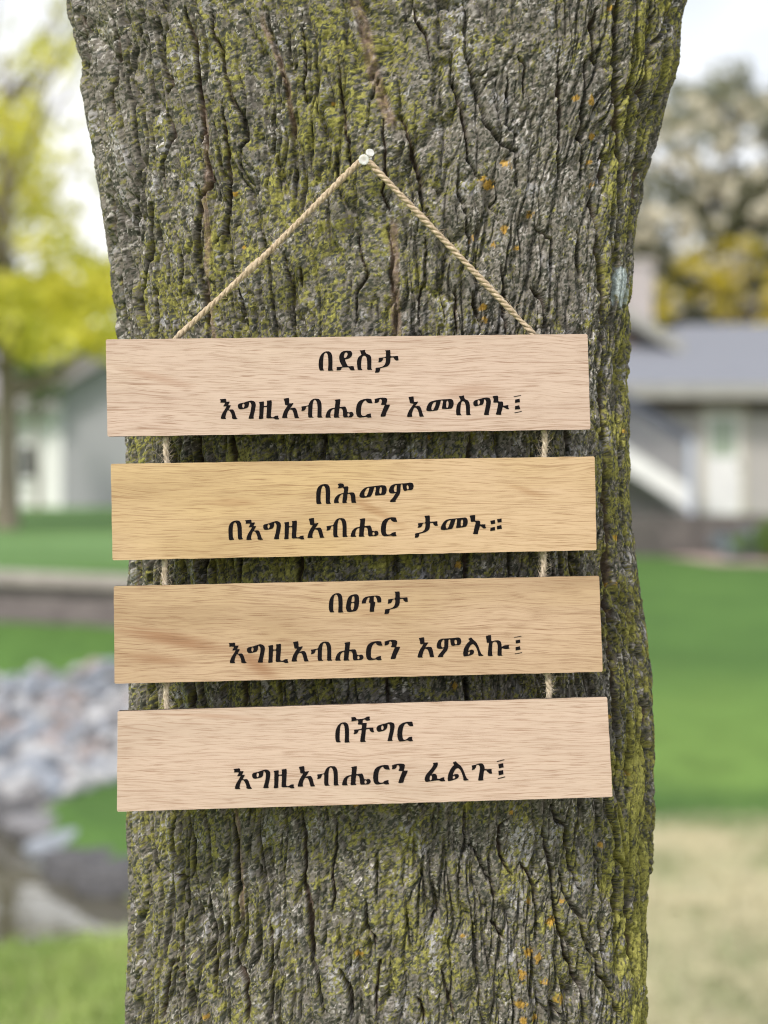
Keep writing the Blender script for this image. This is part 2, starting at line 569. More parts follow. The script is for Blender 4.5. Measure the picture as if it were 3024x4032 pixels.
grey_siding = siding('grey_siding', (.37, .37, .41))
sunlit_white_siding = siding('sunlit_white_siding', (.72, .73, .74))  # whiteness stands for sun falling on this side of the house
warm_siding = siding('warm_grey_siding', (.44, .425, .42))
shingle = noisy('shingles', (.16, .17, .205), (.22, .235, .275), 14, .9, .5, stretch=(1, 1, 4))
shingle_l = noisy('brown_shingles', (.25, .235, .25), (.36, .335, .36), 14, .9, .5)
white_p = noisy('white_paint', (.66, .67, .69), (.78, .79, .80), 3, .5)
fascia_m = noisy('fascia_paint', (.28, .28, .265), (.36, .36, .34), 3, .6)
soffit_m = noisy('soffit_paint', (.20, .17, .12), (.27, .23, .17), 3, .7)
dark_paint = noisy('dark_blue_paint', (.055, .065, .09), (.10, .11, .15), 3, .6)
glass, nt, b = new_mat('window_glass')
b.inputs['Base Color'].default_value = (.05, .06, .065, 1); b.inputs['Roughness'].default_value = .05
b.inputs['Specular IOR Level'].default_value = .8
door_glass, nt, b = new_mat('door_glass')
b.inputs['Base Color'].default_value = (.33, .40, .32, 1); b.inputs['Roughness'].default_value = .06  # pale green base colour stands in for a reflection in the pane
brick_m = noisy('brick', (.36, .25, .20), (.50, .37, .31), 9, .9, .4)

# ---- left house: left wall coloured white as sunlit, grey gable facing us
hl = empty('house', (-5.5, 26, 1.6))
tag(hl, 'grey sided house with brown roof and a side whitened as sunlit on the left lawn', 'house')
A = P(235, 1990, 26); zb = 1.45
# gable wall along d, wall whitened as sunlit along e
d = Vector((1, .16, 0)).normalized(); e = Vector((-1, .28, 0)).normalized(); n_in = Vector((-.16, 1, 0)).normalized()
AX, AY = A.x, A.y
def hp(s, t, z):          # s along the gable wall, t into the house
    v = Vector((AX, AY, 0)) + d * s + n_in * t
    return (v.x, v.y, z)
bm = bmesh.new()
rake = [(0, 3.55), (3.5, 5.6), (7.0, 3.55)]
bm_prism(bm, [hp(0, 0, zb), hp(7, 0, zb), hp(7, 0, 3.55), hp(3.5, 0, 5.6), hp(0, 0, 3.55)], n_in * 9)
bm_done(bm, 'gable_block', [grey_siding], hl)
bm = bmesh.new()          # white wing, to the left
w0 = Vector((AX, AY, 0)) - d * .02 + n_in * .06
w1 = w0 - d * 4.5 + n_in * 1.0
pts_ = [(w0.x, w0.y, zb), (w1.x, w1.y, zb), (w1.x, w1.y, 3.3), (w0.x, w0.y, 3.3)]
bm_prism(bm, pts_, n_in * 5)
bm_done(bm, 'sunlit_white_wing', [sunlit_white_siding], hl)
bm = bmesh.new()
for a_, b_ in (((-.45, 3.30), (3.5, 5.62)), ((7.45, 3.30), (3.5, 5.62))):
    q = [hp(a_[0], -.35, a_[1]), hp(b_[0], -.35, b_[1]), hp(b_[0], -.35, b_[1] + .5), hp(a_[0], -.35, a_[1] + .5)]
    bm_prism(bm, q, n_in * 9.7)
bm_done(bm, 'roof', [shingle_l], hl)
bm = bmesh.new()
r0, r1 = w0 - n_in * .4, w1 - n_in * .4 - d * .4
bm_prism(bm, [(r0.x, r0.y, 3.2), (r0.x, r0.y, 3.36), tuple(Vector((r0.x, r0.y, 4.5)) + n_in * 2.9), tuple(Vector((r0.x, r0.y, 4.34)) + n_in * 2.9)], r1 - r0)
bm_done(bm, 'wing_roof', [shingle_l], hl)
# corner board, window
bm = bmesh.new()
bm_box(bm, AX - .09, AX + .05, AY - .03, AY + .06, zb, 3.4)
bm_done(bm, 'corner_board', [white_p], hl)
wc = w0 + (w1 - w0).normalized() * .52
def win_at(c, u, w, z0, z1, parent, framem):
    u = u.normalized(); nn = Vector((u.y, -u.x, 0))
    if nn.y > 0: nn = -nn
    bm = bmesh.new()
    for (a, b2, za, zb2) in ((-w / 2 - .07, -w / 2, z0, z1), (w / 2, w / 2 + .07, z0, z1), (-w / 2 - .07, w / 2 + .07, z1, z1 + .08), (-w / 2 - .07, w / 2 + .07, z0 - .08, z0)):
        p0 = c + u * a + nn * .002; p1 = c + u * b2 + nn * .002
        bm_prism(bm, [(p0.x, p0.y, za), (p1.x, p1.y, za), (p1.x, p1.y, zb2), (p0.x, p0.y, zb2)], nn * .05)
    fr = bm_done(bm, 'window', [framem], parent)
    bm = bmesh.new()
    p0 = c - u * (w / 2 - .002) + nn * .004; p1 = c + u * (w / 2 - .002) + nn * .004
    bm_prism(bm, [(p0.x, p0.y, z0 + .002), (p1.x, p1.y, z0 + .002), (p1.x, p1.y, z1 - .002), (p0.x, p0.y, z1 - .002)], nn * .012)
    pn = bm_done(bm, 'pane', [glass])
    pn.parent = fr
    pn.matrix_parent_inverse = Matrix.Identity(4)
    return fr
win_at(wc, w1 - w0, .24, 2.08, 2.62, hl, white_p)

# ---- right house
HY = 33.0
hr = empty('house', (7.4, HY, 1.5))
tag(hr, 'long low warm grey house with lavender grey roof on the right', 'house')
def hx(px, Y=HY): return (px - CX) / F * Y
def hz(py, Y=HY): return CAMZ - (py - CY) / F * Y
xl, xr_ = 2.2, 16.0
zf, ze = 1.42, hz(1560)
bm = bmesh.new(); bm_box(bm, xl, xr_, HY, HY + 9, zf, ze); bm_done(bm, 'wall', [warm_siding], hr)
bm = bmesh.new()
zr = ze + 1.92
ex0 = hx(2600, 33); # hip end of the roof
V_ = [(xl - .5, HY - .62, ze - .02), (xr_ + .5, HY - .62, ze - .02), (xr_ + .5, HY + 9.6, ze - .02), (xl - .5, HY + 9.6, ze - .02),
      (hx(2700, 37.5), HY + 4.5, zr), (xr_ - 3, HY + 4.5, zr)]
top = [bm.verts.new((a, b2, c + .17)) for a, b2, c in V_]
low = [bm.verts.new((a, b2, c)) for a, b2, c in V_[:4]]
for f in ((0, 1, 5, 4), (1, 2, 5), (2, 3, 4, 5), (3, 0, 4)): bm.faces.new([top[i] for i in f])
bm.faces.new(low[::-1])
for i in range(4): bm.faces.new((low[i], low[(i + 1) % 4], top[(i + 1) % 4], top[i]))
roof = bm_done(bm, 'roof', [shingle], hr)
bm = bmesh.new(); bm_box(bm, xl - .52, xr_ + .52, HY - .70, HY - .625, ze - .09, ze + .20); bm_done(bm, 'fascia', [fascia_m], hr)
bm = bmesh.new(); bm_box(bm, xl - .4, xr_ + .4, HY - .60, HY - .004, ze - .07, ze - .03); bm_done(bm, 'soffit', [soffit_m], hr)
bm = bmesh.new(); bm_box(bm, xl, xr_, HY - .05, HY - .003, ze - .36, ze - .072); bm_done(bm, 'eave_shade', [noisy('eave_shade_brown', (.10, .08, .06), (.16, .13, .10), 3, .7)], hr)  # dark strip standing in for the shade under the eave
# upper gable with chimney near the trunk
bm = bmesh.new()
gx0, gx1 = 3.0, hx(2570, 36)
bm_prism(bm, [(gx0, 35.6, ze), (gx1, 35.6, ze), (gx1, 35.6, hz(1400, 35.6)), (gx1 - 2.6, 35.6, hz(1400, 35.6) + 1.5), (gx0, 35.6, hz(1400, 35.6) + .5)], (0, 5, 0))
bm_done(bm, 'upper_gable', [brick_m], hr)
bm = bmesh.new()
p0 = Vector((hx(2680, 35.4), 35.0, hz(1405, 35.4))); p1 = Vector((hx(2380, 35.4), 35.0, hz(1225, 35.4)))
bm_prism(bm, [p0, p1, p1 + Vector((0, 0, .3)), p0 + Vector((0, 0, .3))], (0, 6, 0))
bm_done(bm, 'upper_roof', [fascia_m], hr)
bm = bmesh.new()
bm_box(bm, hx(2470, 37), hx(2572, 37), 37.0, 37.7, ze, hz(1040, 37))
bm_box(bm, hx(2462, 37), hx(2580, 37), 36.95, 37.75, hz(1040, 37) + .003, hz(1022, 37))
bm_done(bm, 'chimney', [noisy('pale_brick', (.36, .33, .335), (.46, .425, .43), 9, .9, .3)], hr)
# door with tall glass
dx0, dx1 = hx(2775), hx(2915)
bm = bmesh.new()
for a in ((dx0 - .1, dx0, zf + .02, hz(1625)), (dx1, dx1 + .1, zf + .02, hz(1625)), (dx0 - .1, dx1 + .1, hz(1625), hz(1605))):
    bm_box(bm, a[0], a[1], HY - .06, HY - .003, a[2], a[3])
drf = bm_done(bm, 'door_frame', [noisy('cream_trim', (.50, .48, .40), (.58, .56, .48), 3, .6)], hr)
bm = bmesh.new(); bm_box(bm, dx0 + .004, dx1 - .004, HY - .045, HY - .004, zf + .02, hz(1800)); bm_box(bm, dx0 + .004, dx0 + .1, HY - .045, HY - .004, hz(1800), hz(1630)); bm_box(bm, dx1 - .1, dx1 - .004, HY - .045, HY - .004, hz(1800), hz(1630))
bm_box(bm, dx0 + .102, dx1 - .102, HY - .045, HY - .004, hz(1648), hz(1630))
dr = bm_done(bm, 'door', [white_p], hr)
bm = bmesh.new(); bm_box(bm, dx0 + .104, dx1 - .104, HY - .03, HY - .008, hz(1800) + .003, hz(1648) - .003)
pn = bm_done(bm, 'pane', [door_glass]); pn.parent = dr; pn.matrix_parent_inverse = Matrix.Identity(4)
bm = bmesh.new(); bm_box(bm, dx1 - .08, dx1 - .03, HY - .1, HY - .046, hz(1840), hz(1825))
pn = bm_done(bm, 'handle', [dark_paint]); pn.parent = dr; pn.matrix_parent_inverse = Matrix.Identity(4)
bm = bmesh.new(); bm_box(bm, hx(2985), hx(3005), HY - .16, HY - .005, hz(1625), hz(1590)); bm_done(bm, 'wall_lamp', [dark_paint], hr)

# ---- stairs beside the house
sy = 31.7
st = empty('outdoor_stair', (5.8, sy, 1.45))
tag(st, 'white outdoor stair with dark railing rising left behind the trunk', 'stair')
def sp_(px, py): return Vector((hx(px, sy), sy, hz(py, sy)))
a0, a1 = sp_(2720, 2015), sp_(2300, 1745)
bm = bmesh.new(); bm_prism(bm, [a0, a1, a1 + Vector((0, 0, .48)), a0 + Vector((0, 0, .48))], (0, .06, 0)); bm_done(bm, 'stringer', [white_p], st)
bm = bmesh.new(); bm_prism(bm, [a0 + Vector((0, 1.1, 0)), a1 + Vector((0, 1.1, 0)), a1 + Vector((0, 1.1, .48)), a0 + Vector((0, 1.1, .48))], (0, .06, 0)); bm_done(bm, 'stringer', [white_p], st)
for k in range(9):
    t = (k + .5) / 9; c = a0.lerp(a1, t)
    bm = bmesh.new(); bm_box(bm, c.x - .16, c.x + .14, sy + .063, sy + 1.097, c.z + .40, c.z + .44); bm_done(bm, 'tread', [fascia_m], st)
bm = bmesh.new()
for k in range(26):
    t = (k + .3) / 26; c = a0.lerp(a1, t)
    bm_box(bm, c.x - .02, c.x + .02, sy + .015, sy + .045, c.z + .482, c.z + 1.34)
bm_done(bm, 'balusters', [noisy('grey_metal', (.16, .17, .2), (.24, .25, .29), 3, .5)], st)
bm = bmesh.new(); h0, h1 = a0 + Vector((0, -.01, 1.345)), a1 + Vector((0, -.01, 1.345))
bm_prism(bm, [h0, h1, h1 + Vector((0, 0, .26)), h0 + Vector((0, 0, .26))], (0, .08, 0)); bm_done(bm, 'handrail', [dark_paint], st)
bm = bmesh.new(); bm_box(bm, a0.x - .07, a0.x + .07, sy - .02, sy + .1, a0.z - .12, a0.z + 1.5); bm_done(bm, 'newel_post', [noisy('pale_blue_paint', (.42, .47, .58), (.5, .55, .66), 3, .5)], st)
bm = bmesh.new(); bm_box(bm, a1.x - 2.2, a1.x - .003, sy, sy + 1.16, a1.z + .25, a1.z + .45); bm_done(bm, 'landing', [fascia_m], st)
for k in (0, 1):
    bm = bmesh.new(); bm_box(bm, a1.x - .3 - 1.5 * k, a1.x - .2 - 1.5 * k, sy + .03, sy + .13, 1.2, a1.z + .247); bm_done(bm, 'post', [white_p], st)

# ---- dark stone wall below the right house
root = empty('retaining_wall', (8, 31.6, .6))
tag(root, 'dark stone retaining wall below the right house', 'retaining wall')
bm = bmesh.new()
x0 = .9
while x0 < 15.5:
    hN = 1.46 - .30 * float(sstep(7.4, 9.2, np.array(x0)))
    z = .42; r = 0
    while z < hN - .01:
        hh = min(.2, hN - z)
        bm_box(bm, x0 + .22 * (r % 2), x0 + .22 * (r % 2) + .435, 31.35 + .03 * r + random.uniform(-.02, .02), 31.75 + .03 * r, z, z + hh - .006)
        z += .2; r += 1
    x0 += .44
bm_done(bm, 'stone_courses', [noisy('dark_wall_stone', (.075, .07, .07), (.17, .155, .15), 4, .9, .6)], root)
bm = bmesh.new()
mul = [(hx(2660, 30), 31.3), (hx(2800, 29), 28.6), (hx(3300, 29), 27.6), (hx(3900, 30), 28.6), (hx(3900, 30), 31.3)]
for k in range(1):
    vv = [bm.verts.new((x, y, gz(x, y) + .03)) for x, y in mul]
    bm.faces.new(vv)
tag(bm_done(bm, 'mulch_bed', [noisy('pinkish_mulch', (.33, .25, .22), (.46, .37, .34), 12, .95, .5)]), kind='structure')
# ================================================================ BACKGROUND TREES AND SHRUBS
def leaves(name, pts, size, mat, seed, aspect=.6):
    r = np.random.default_rng(seed)
    n = len(pts)
    s = size * r.uniform(.6, 1.4, n)
    a = r.normal(size=(n, 3)); a /= np.linalg.norm(a, axis=1)[:, None]
    b = np.cross(a, r.normal(size=(n, 3))); b /= np.linalg.norm(b, axis=1)[:, None]
    c = np.cross(a, b)
    V = np.empty((n, 4, 3))
    V[:, 0] = pts - a * s[:, None]; V[:, 2] = pts + a * s[:, None]
    V[:, 1] = pts + b * (s * aspect)[:, None] + c * (.15 * s)[:, None]; V[:, 3] = pts - b * (s * aspect)[:, None] + c * (.15 * s)[:, None]
    me = bpy.data.meshes.new(name)
    mesh_np(me, V.reshape(-1, 3), np.arange(4 * n).reshape(-1, 4))
    me.materials.append(mat)
    return me


def crown_points(clumps, per, r_, seed, squash=.8):
    r = np.random.default_rng(seed)
    out = []
    for (x, y, z, rad) in clumps:
        k = max(8, int(per * (rad / r_) ** 2))
        d = r.normal(size=(k, 3)); d /= np.linalg.norm(d, axis=1)[:, None]
        rr = rad * r.random(k) ** .45
        p = d * rr[:, None]; p[:, 2] *= squash
        out.append(p + np.array([x, y, z]))
    return np.concatenate(out)

bark_bg = noisy('background_bark', (.15, .13, .105), (.27, .235, .19), 9, .9, .6, stretch=(3, 3, .6))


def tree(name, loc, label, cat, h, r0, clumps, per, leaf, mat, seed, group=None, squash=.8, aspect=.6):
    root = empty(name, loc)
    tag(root, label, cat, group)
    r = random.Random(seed)
    acc = Acc()
    L = Vector(loc)
    lean = Vector((r.uniform(-.05, .05), 0, 0)) * h
    path = [L + Vector((0, 0, -.1)), L + Vector((.01, 0, .25 * h)) + lean * .3, L + Vector((0, 0, .6 * h)) + lean * .7, L + Vector((0, 0, h)) + lean]
    acc.add(*tube_np([tuple(p) for p in path], [r0 * 1.15, r0 * .85, r0 * .55, r0 * .2], 10))
    for (x, y, z, rad) in clumps[::max(1, len(clumps) // 26)]:
        t = min(.95, max(.25, (z - L.z) / h * .72))
        s0 = L + Vector((0, 0, t * h)) + lean * t
        e0 = Vector((x, y, z))
        m0 = s0.lerp(e0, .5) + Vector((0, 0, -.08 * h * .3))
        acc.add(*tube_np([tuple(s0), tuple(m0), tuple(e0)], [r0 * .38, r0 * .24, r0 * .08], 6))
    me = acc.mesh('trunk'); me.materials.append(bark_bg)
    o = bpy.data.objects.new('trunk', me); COL.objects.link(o); child(o, root)
    me = leaves('crown', crown_points(clumps, per, .5, seed, squash), leaf, mat, seed + 1, aspect)
    o = bpy.data.objects.new('crown', me); COL.objects.link(o); child(o, root)
    return root

yellow = leaf_mat('yellow_green_leaves', (.48, .50, .06), (.86, .80, .13), .55)
pale_yellow = leaf_mat('pale_yellow_leaves', (.42, .44, .10), (.62, .58, .16), .5)
mid_green = leaf_mat('mid_green_leaves', (.06, .12, .03), (.15, .23, .05), .4)
dark_green = leaf_mat('dark_green_leaves', (.03, .05, .03), (.075, .10, .055), .25)
grey_green = leaf_mat('grey_green_leaves', (.15, .17, .10), (.35, .35, .24), .35)
cream = leaf_mat('cream_sky_gap', (.70, .64, .50), (.86, .83, .74), .4)
gold = leaf_mat('golden_leaves', (.48, .42, .04), (.80, .66, .08), .45)

# yellow green tree on the left, its crown thinning out upwards
ty = 18.0
r = random.Random(3)
cl = []
for k in range(210):
    py = r.uniform(60, 1385)
    lim = np.interp(py, [0, 400, 520, 800, 960, 1060, 1280, 1390], [420, 330, 215, 260, 310, 430, 440, 300])
    dens = np.interp(py, [0, 480, 520, 1340], [.16, .22, 1, 1])
    if r.random() > dens: continue
    px = r.uniform(-750, lim)
    Y = ty + r.uniform(-1.6, 1.8)
    p = P(px, py, Y)
    cl.append((p.x, p.y, p.z, r.uniform(.22, .5) * (1 if py > 480 else .6)))
for k in range(46):
    p = P(r.uniform(120, 470), r.uniform(1080, 1375), ty + r.uniform(-1, 1.5)); cl.append((p.x, p.y, p.z, r.uniform(.2, .36)))
bx = hx(28, ty)
tree('yellow_tree', (bx, ty, gz(bx, ty) - .05), 'yellow green leafy tree standing on the left lawn before the house', 'tree', 5.6, .145, cl, 58, .085, yellow, 11)
# thin pale tree behind it, top left of the sky
cl = []
for k in range(70):
    py = r.uniform(-250, 780); px = r.uniform(-500, 600)
    p = P(px, py, 27 + r.uniform(-1.5, 1.5)); cl.append((p.x, p.y, p.z, r.uniform(.25, .6)))
tree('thin_tree', (-7.6, 28.5, 1.6), 'tall thinly leafed pale yellow tree reaching the top left', 'tree', 10.5, .14, cl, 26, .10, pale_yellow, 12)
# dark conifer behind on the far left
cl = []
for k in range(120):
    t = r.random(); zz = 2.2 + 6.0 * t
    rad = 2.1 * (1 - t) + .15; a = r.uniform(0, 6.28); q = rad * math.sqrt(r.random())
    cl.append((-10.1 + q * math.cos(a), 40 + q * math.sin(a), zz, .5))
tree('conifer', (-10.1, 40, 1.7), 'dark green conifer far behind the yellow tree', 'tree', 6.8, .16, cl, 60, .13, mid_green, 13, squash=.5)
# shrub at the corner of the left house
cl = []
for k in range(15):
    p = P(r.uniform(90, 200), r.uniform(1420, 1570), 24.5 + r.uniform(-.5, .5)); cl.append((p.x, p.y, p.z, r.uniform(.2, .35)))
tree('small_tree', (hx(150, 24.6), 24.6, 1.5), 'small green tree against the corner of the left house', 'tree', 2.2, .05, cl, 70, .06, mid_green, 14)

# right: large tree behind the house, cream clumps standing in for sky light
cl = []; bl_ = []
for k in range(210):
    px = r.uniform(2150, 3700); py = r.uniform(270, 1290)
    if py < 300 + 45 * math.sin(px * .013): continue
    p = P(px, py, 44 + r.uniform(-2.0, 2.5)); cl.append((p.x, p.y, p.z, r.uniform(.40, .75)))
for k in range(330):
    px = r.uniform(2150, 3700); py = r.uniform(390, 1250)
    p = P(px, py, 41.8 + r.uniform(-1.0, 1.2)); bl_.append((p.x, p.y, p.z, r.uniform(.11, .22)))
bt = tree('pale_tree', (9.4, 44, 1.7), 'tall tree with grey green leaves and cream clumps added as bright sky gaps behind the right house', 'tree', 11.5, .28, cl, 44, .17, grey_green, 15)
me = leaves('sky_gap_clumps', crown_points(bl_, 70, .3, 77), .10, cream, 78, .9)  # pale clumps drawn as bright sky seen through the crown
o = bpy.data.objects.new('sky_gap_clumps', me); COL.objects.link(o); child(o, bt)
# golden shrub-like tree in front of it
cl = []
for k in range(75):
    px = r.uniform(2560, 3150); py = r.uniform(960, 1330)
    if r.random() > .25 + .75 * (py - 960) / 370: continue
    p = P(px, py, 41 + r.uniform(-.6, .6)); cl.append((p.x, p.y, p.z, r.uniform(.25, .5)))
tree('golden_tree', (9.3, 41.2, 1.6), 'golden leafed small tree above the roof of the right house', 'tree', 5.8, .12, cl, 36, .13, gold, 16)
# dark evergreens behind
for i, (px, lo, hi, lb) in enumerate(((2720, 1020, 1300, 'dark evergreen showing left of the golden tree'), (2960, 1120, 1320, 'low dark evergreen mass right of the golden tree'))):
    cl = []
    for k in range(60):
        p = P(px + r.uniform(-230, 260), r.uniform(lo, hi), 48 + r.uniform(-1, 1) if i == 0 else 42.6 + r.uniform(-.5, .5)); cl.append((p.x, p.y, p.z, r.uniform(.4, .7)))
    tree('evergreen', (hx(px, 48 if i == 0 else 42.6), 48 if i == 0 else 42.6, 1.7), lb, 'tree', 7.5 if i == 0 else 4.0, .2, cl, 34, .16, dark_green, 17 + i)
# trees on the far line, mostly hidden by the trunk
for i, (x, lb) in enumerate(((-3.5, 'far green tree left of the trunk'), (.5, 'far green tree behind the trunk'), (3.8, 'far green tree right of the trunk'))):
    cl = [(x + r.gauss(0, 1.4), 56 + r.gauss(0, .8), 2.6 + r.uniform(0, 5.2), r.uniform(.6, 1.0)) for k in range(40)]
    tree('far_tree', (x, 56, 2.0), lb, 'tree', 6.5, .2, cl, 30, .22, mid_green, 30 + i, 'trees on the far line')
# shrubs at the foot of the right wall
def shrub(x, y, w, h, mat, label, seed):
    root = empty('shrub', (x, y, gz(x, y)))
    tag(root, label, 'shrub')
    rr = random.Random(seed)
    cl = [(x + rr.gauss(0, w * .4), y + rr.gauss(0, w * .3), gz(x, y) + rr.uniform(.12, h), rr.uniform(.14, .26)) for _ in range(16)]
    acc = Acc()
    for c in cl[:7]:
        acc.add(*tube_np([(x, y, gz(x, y) - .05), ((x + c[0]) / 2, (y + c[1]) / 2, c[2] * .6 + .2), c[:3]], [.02, .014, .006], 5))
    me = acc.mesh('stem'); me.materials.append(bark_bg)
    o = bpy.data.objects.new('stem', me); COL.objects.link(o); child(o, root)
    me = leaves('foliage', crown_points(cl, 160, .3, seed), .05, mat, seed + 1)
    o = bpy.data.objects.new('foliage', me); COL.objects.link(o); child(o, root)
shrub(hx(2925, 30.2), 30.2, .7, .55, leaf_mat('blue_grey_leaves', (.16, .21, .25), (.30, .36, .40), .3), 'blue grey shrub at the foot of the dark stone wall', 41)
shrub(hx(3030, 29.4), 29.4, .55, .8, leaf_mat('fresh_green_leaves', (.10, .20, .03), (.2, .32, .06), .4), 'fresh green shrub by the mulch bed at the right', 42)

# ================================================================ THE TREE TRUNK
SIL_L = np.array([(250, -400), (250, 0), (270, 117), (305, 294), (335, 458), (352, 587), (382, 764), (405, 917), (423, 1058), (435, 1175), (449, 1300), (478, 1500), (490, 1730), (493, 2250),
                  (500, 2697), (492, 3202), (483, 3377), (487, 3571), (485, 3765), (480, 4032), (470, 4400)], float)
SIL_R = np.array([(2850, -400), (2720, 0), (2694, 88), (2681, 165), (2676, 264), (2653, 347), (2611, 464), (2582, 564), (2568, 646), (2541, 723), (2526, 823), (2512, 940), (2504, 1058), (2495, 1293), (2474, 1508), (2482, 1588),
                  (2489, 1672), (2495, 1831), (2492, 1921), (2507, 2055), (2524, 2195), (2533, 2300), (2538, 2366), (2560, 2531), (2578, 2738), (2583, 2946), (2580, 3194), (2570, 3443), (2556, 3608), (2557, 3857), (2553, 4032), (2560, 4400)], float)
B_ = .092
YC = 1.166 + B_
KS = math.sqrt(YC * YC - B_ * B_)

zs = np.concatenate([np.linspace(-.25, 1.0, 90, endpoint=False), np.arange(1.0, 2.0, .00085), np.linspace(2.0, 3.6, 120)])
ths = np.radians(np.concatenate([np.linspace(-180, -104, 24, endpoint=False), np.linspace(-104, 104, 900), np.linspace(104, 180, 25)[1:-1]]))
TH, ZZ = np.meshgrid(ths, zs)
TH = TH.ravel().astype(np.float32); ZZ = ZZ.ravel().astype(np.float32)
PYs = CY - (ZZ - CAMZ) * F / YC                   # photograph row at the trunk's middle depth
xl_ = np.interp(PYs, SIL_L[:, 1], SIL_L[:, 0]); xr2 = np.interp(PYs, SIL_R[:, 1], SIL_R[:, 0])
soft = 7
a_ = (xr2 - xl_) / 2 / F * KS
c_ = ((xr2 + xl_) / 2 - CX) / F * KS
flare = np.where(ZZ < 1.0, 1 + .55 * np.clip((1.0 - ZZ) / 1.1, 0, 1.2) ** 2.2 * (1 + .18 * np.sin(TH * 5)), 1)
a_ = a_ * flare
bdep = B_ * flare * (1 + .25 * np.clip((ZZ - 2.0) / 1.6, 0, 1))
sx = np.sin(TH); cx_ = np.cos(TH)
# slightly squarer than an ellipse at the front
pw = .92
ex = np.sign(sx) * np.abs(sx) ** pw; ey = np.sign(cx_) * np.abs(cx_) ** pw
# keep the silhouette where it was measured
X0 = c_ + a_ * ex; Y0 = YC - bdep * ey
NX = np.sign(sx) * np.abs(sx) ** (2 - pw) / a_; NY = -np.sign(cx_) * np.abs(cx_) ** (2 - pw) / bdep
nl = np.sqrt(NX ** 2 + NY ** 2) + 1e-9; NX /= nl; NY /= nl
# arc length round the trunk
tt = np.linspace(-np.pi, np.pi, 4001)
arc = np.concatenate([[0], np.cumsum(np.hypot(np.diff(.22 * np.sin(tt)), np.diff(B_ * np.cos(tt))))])
U = np.interp(TH, tt, arc - arc[2000]).astype(np.float32)
# photograph coordinates of every bark point (used to place the furrows seen there)
Ysafe = np.maximum(Y0, .3)
QX = CX + F * X0 / Ysafe; QY = CY - F * (ZZ - CAMZ) / Ysafe
front = (np.cos(TH) > -.1)
dense = front & (ZZ > .98) & (ZZ < 2.02)

# ---- furrows traced from the photograph
def tr(o, s, L): return [([(o[0] + x / s, o[1] + y / s) for x, y in pts], w / s, d) for pts, w, d in L]
T1 = tr((250, 0), 1.276, [
 ([(65, 30), (95, 150), (105, 300), (125, 430), (140, 560), (165, 660), (180, 740)], 16, 9), ([(225, 900), (230, 1050), (240, 1180), (265, 1300), (280, 1450), (285, 1640)], 20, 9),
 ([(240, 120), (250, 230), (250, 400), (235, 480), (240, 600)], 12, 6), ([(300, 140), (320, 250), (315, 400), (345, 520), (350, 640), (375, 780), (390, 900), (400, 960)], 12, 6),
 ([(435, 0), (465, 90), (485, 220), (500, 330), (530, 420), (510, 470)], 14, 6), ([(600, 30), (630, 140), (660, 260), (668, 380), (690, 520), (695, 640), (680, 720)], 12, 7),
 ([(690, 560), (712, 700), (715, 800), (735, 900), (690, 1000), (690, 1100), (700, 1200), (690, 1280)], 10, 6), ([(735, 40), (745, 150), (790, 250), (810, 380), (840, 480), (890, 570), (920, 690), (880, 740), (890, 880)], 11, 6),
 ([(790, 500), (810, 640), (820, 780), (830, 940), (820, 1020), (805, 1150), (760, 1220)], 9, 6), ([(1010, 30), (1040, 150), (1080, 270), (1110, 400), (1130, 500), (1150, 620), (1160, 680)], 12, 5),
 ([(1200, 50), (1200, 180), (1220, 270), (1215, 440), (1225, 520)], 7, 5), ([(1045, 560), (1060, 640), (1050, 780)], 8, 5), ([(1385, 250), (1385, 420), (1410, 530), (1410, 650), (1440, 760), (1450, 900)], 9, 5),
 ([(1440, 0), (1500, 130), (1530, 250), (1560, 380), (1610, 460), (1640, 560)], 22, 4), ([(1600, 600), (1615, 760), (1620, 880), (1600, 960), (1640, 1060)], 12, 6),
 ([(670, 930), (690, 1060), (670, 1200), (680, 1330), (710, 1430), (720, 1560), (740, 1680)], 16, 7), ([(350, 980), (355, 1080), (350, 1180)], 10, 6), ([(440, 1020), (445, 1130), (430, 1300), (400, 1400), (370, 1500), (400, 1660)], 14, 7),
 ([(600, 1260), (600, 1400), (590, 1500)], 8, 5), ([(1100, 1260), (1140, 1400), (1150, 1560), (1190, 1690)], 9, 5), ([(1470, 1150), (1500, 1280), (1530, 1370), (1475, 1480), (1470, 1640)], 9, 5),
 ([(1190, 1340), (1200, 1440)], 7, 5), ([(880, 1450), (900, 1560), (910, 1690)], 9, 6), ([(460, 1440), (470, 1560), (460, 1690)], 10, 6), ([(520, 540), (540, 680), (520, 760), (490, 860), (530, 1030)], 9, 5)])
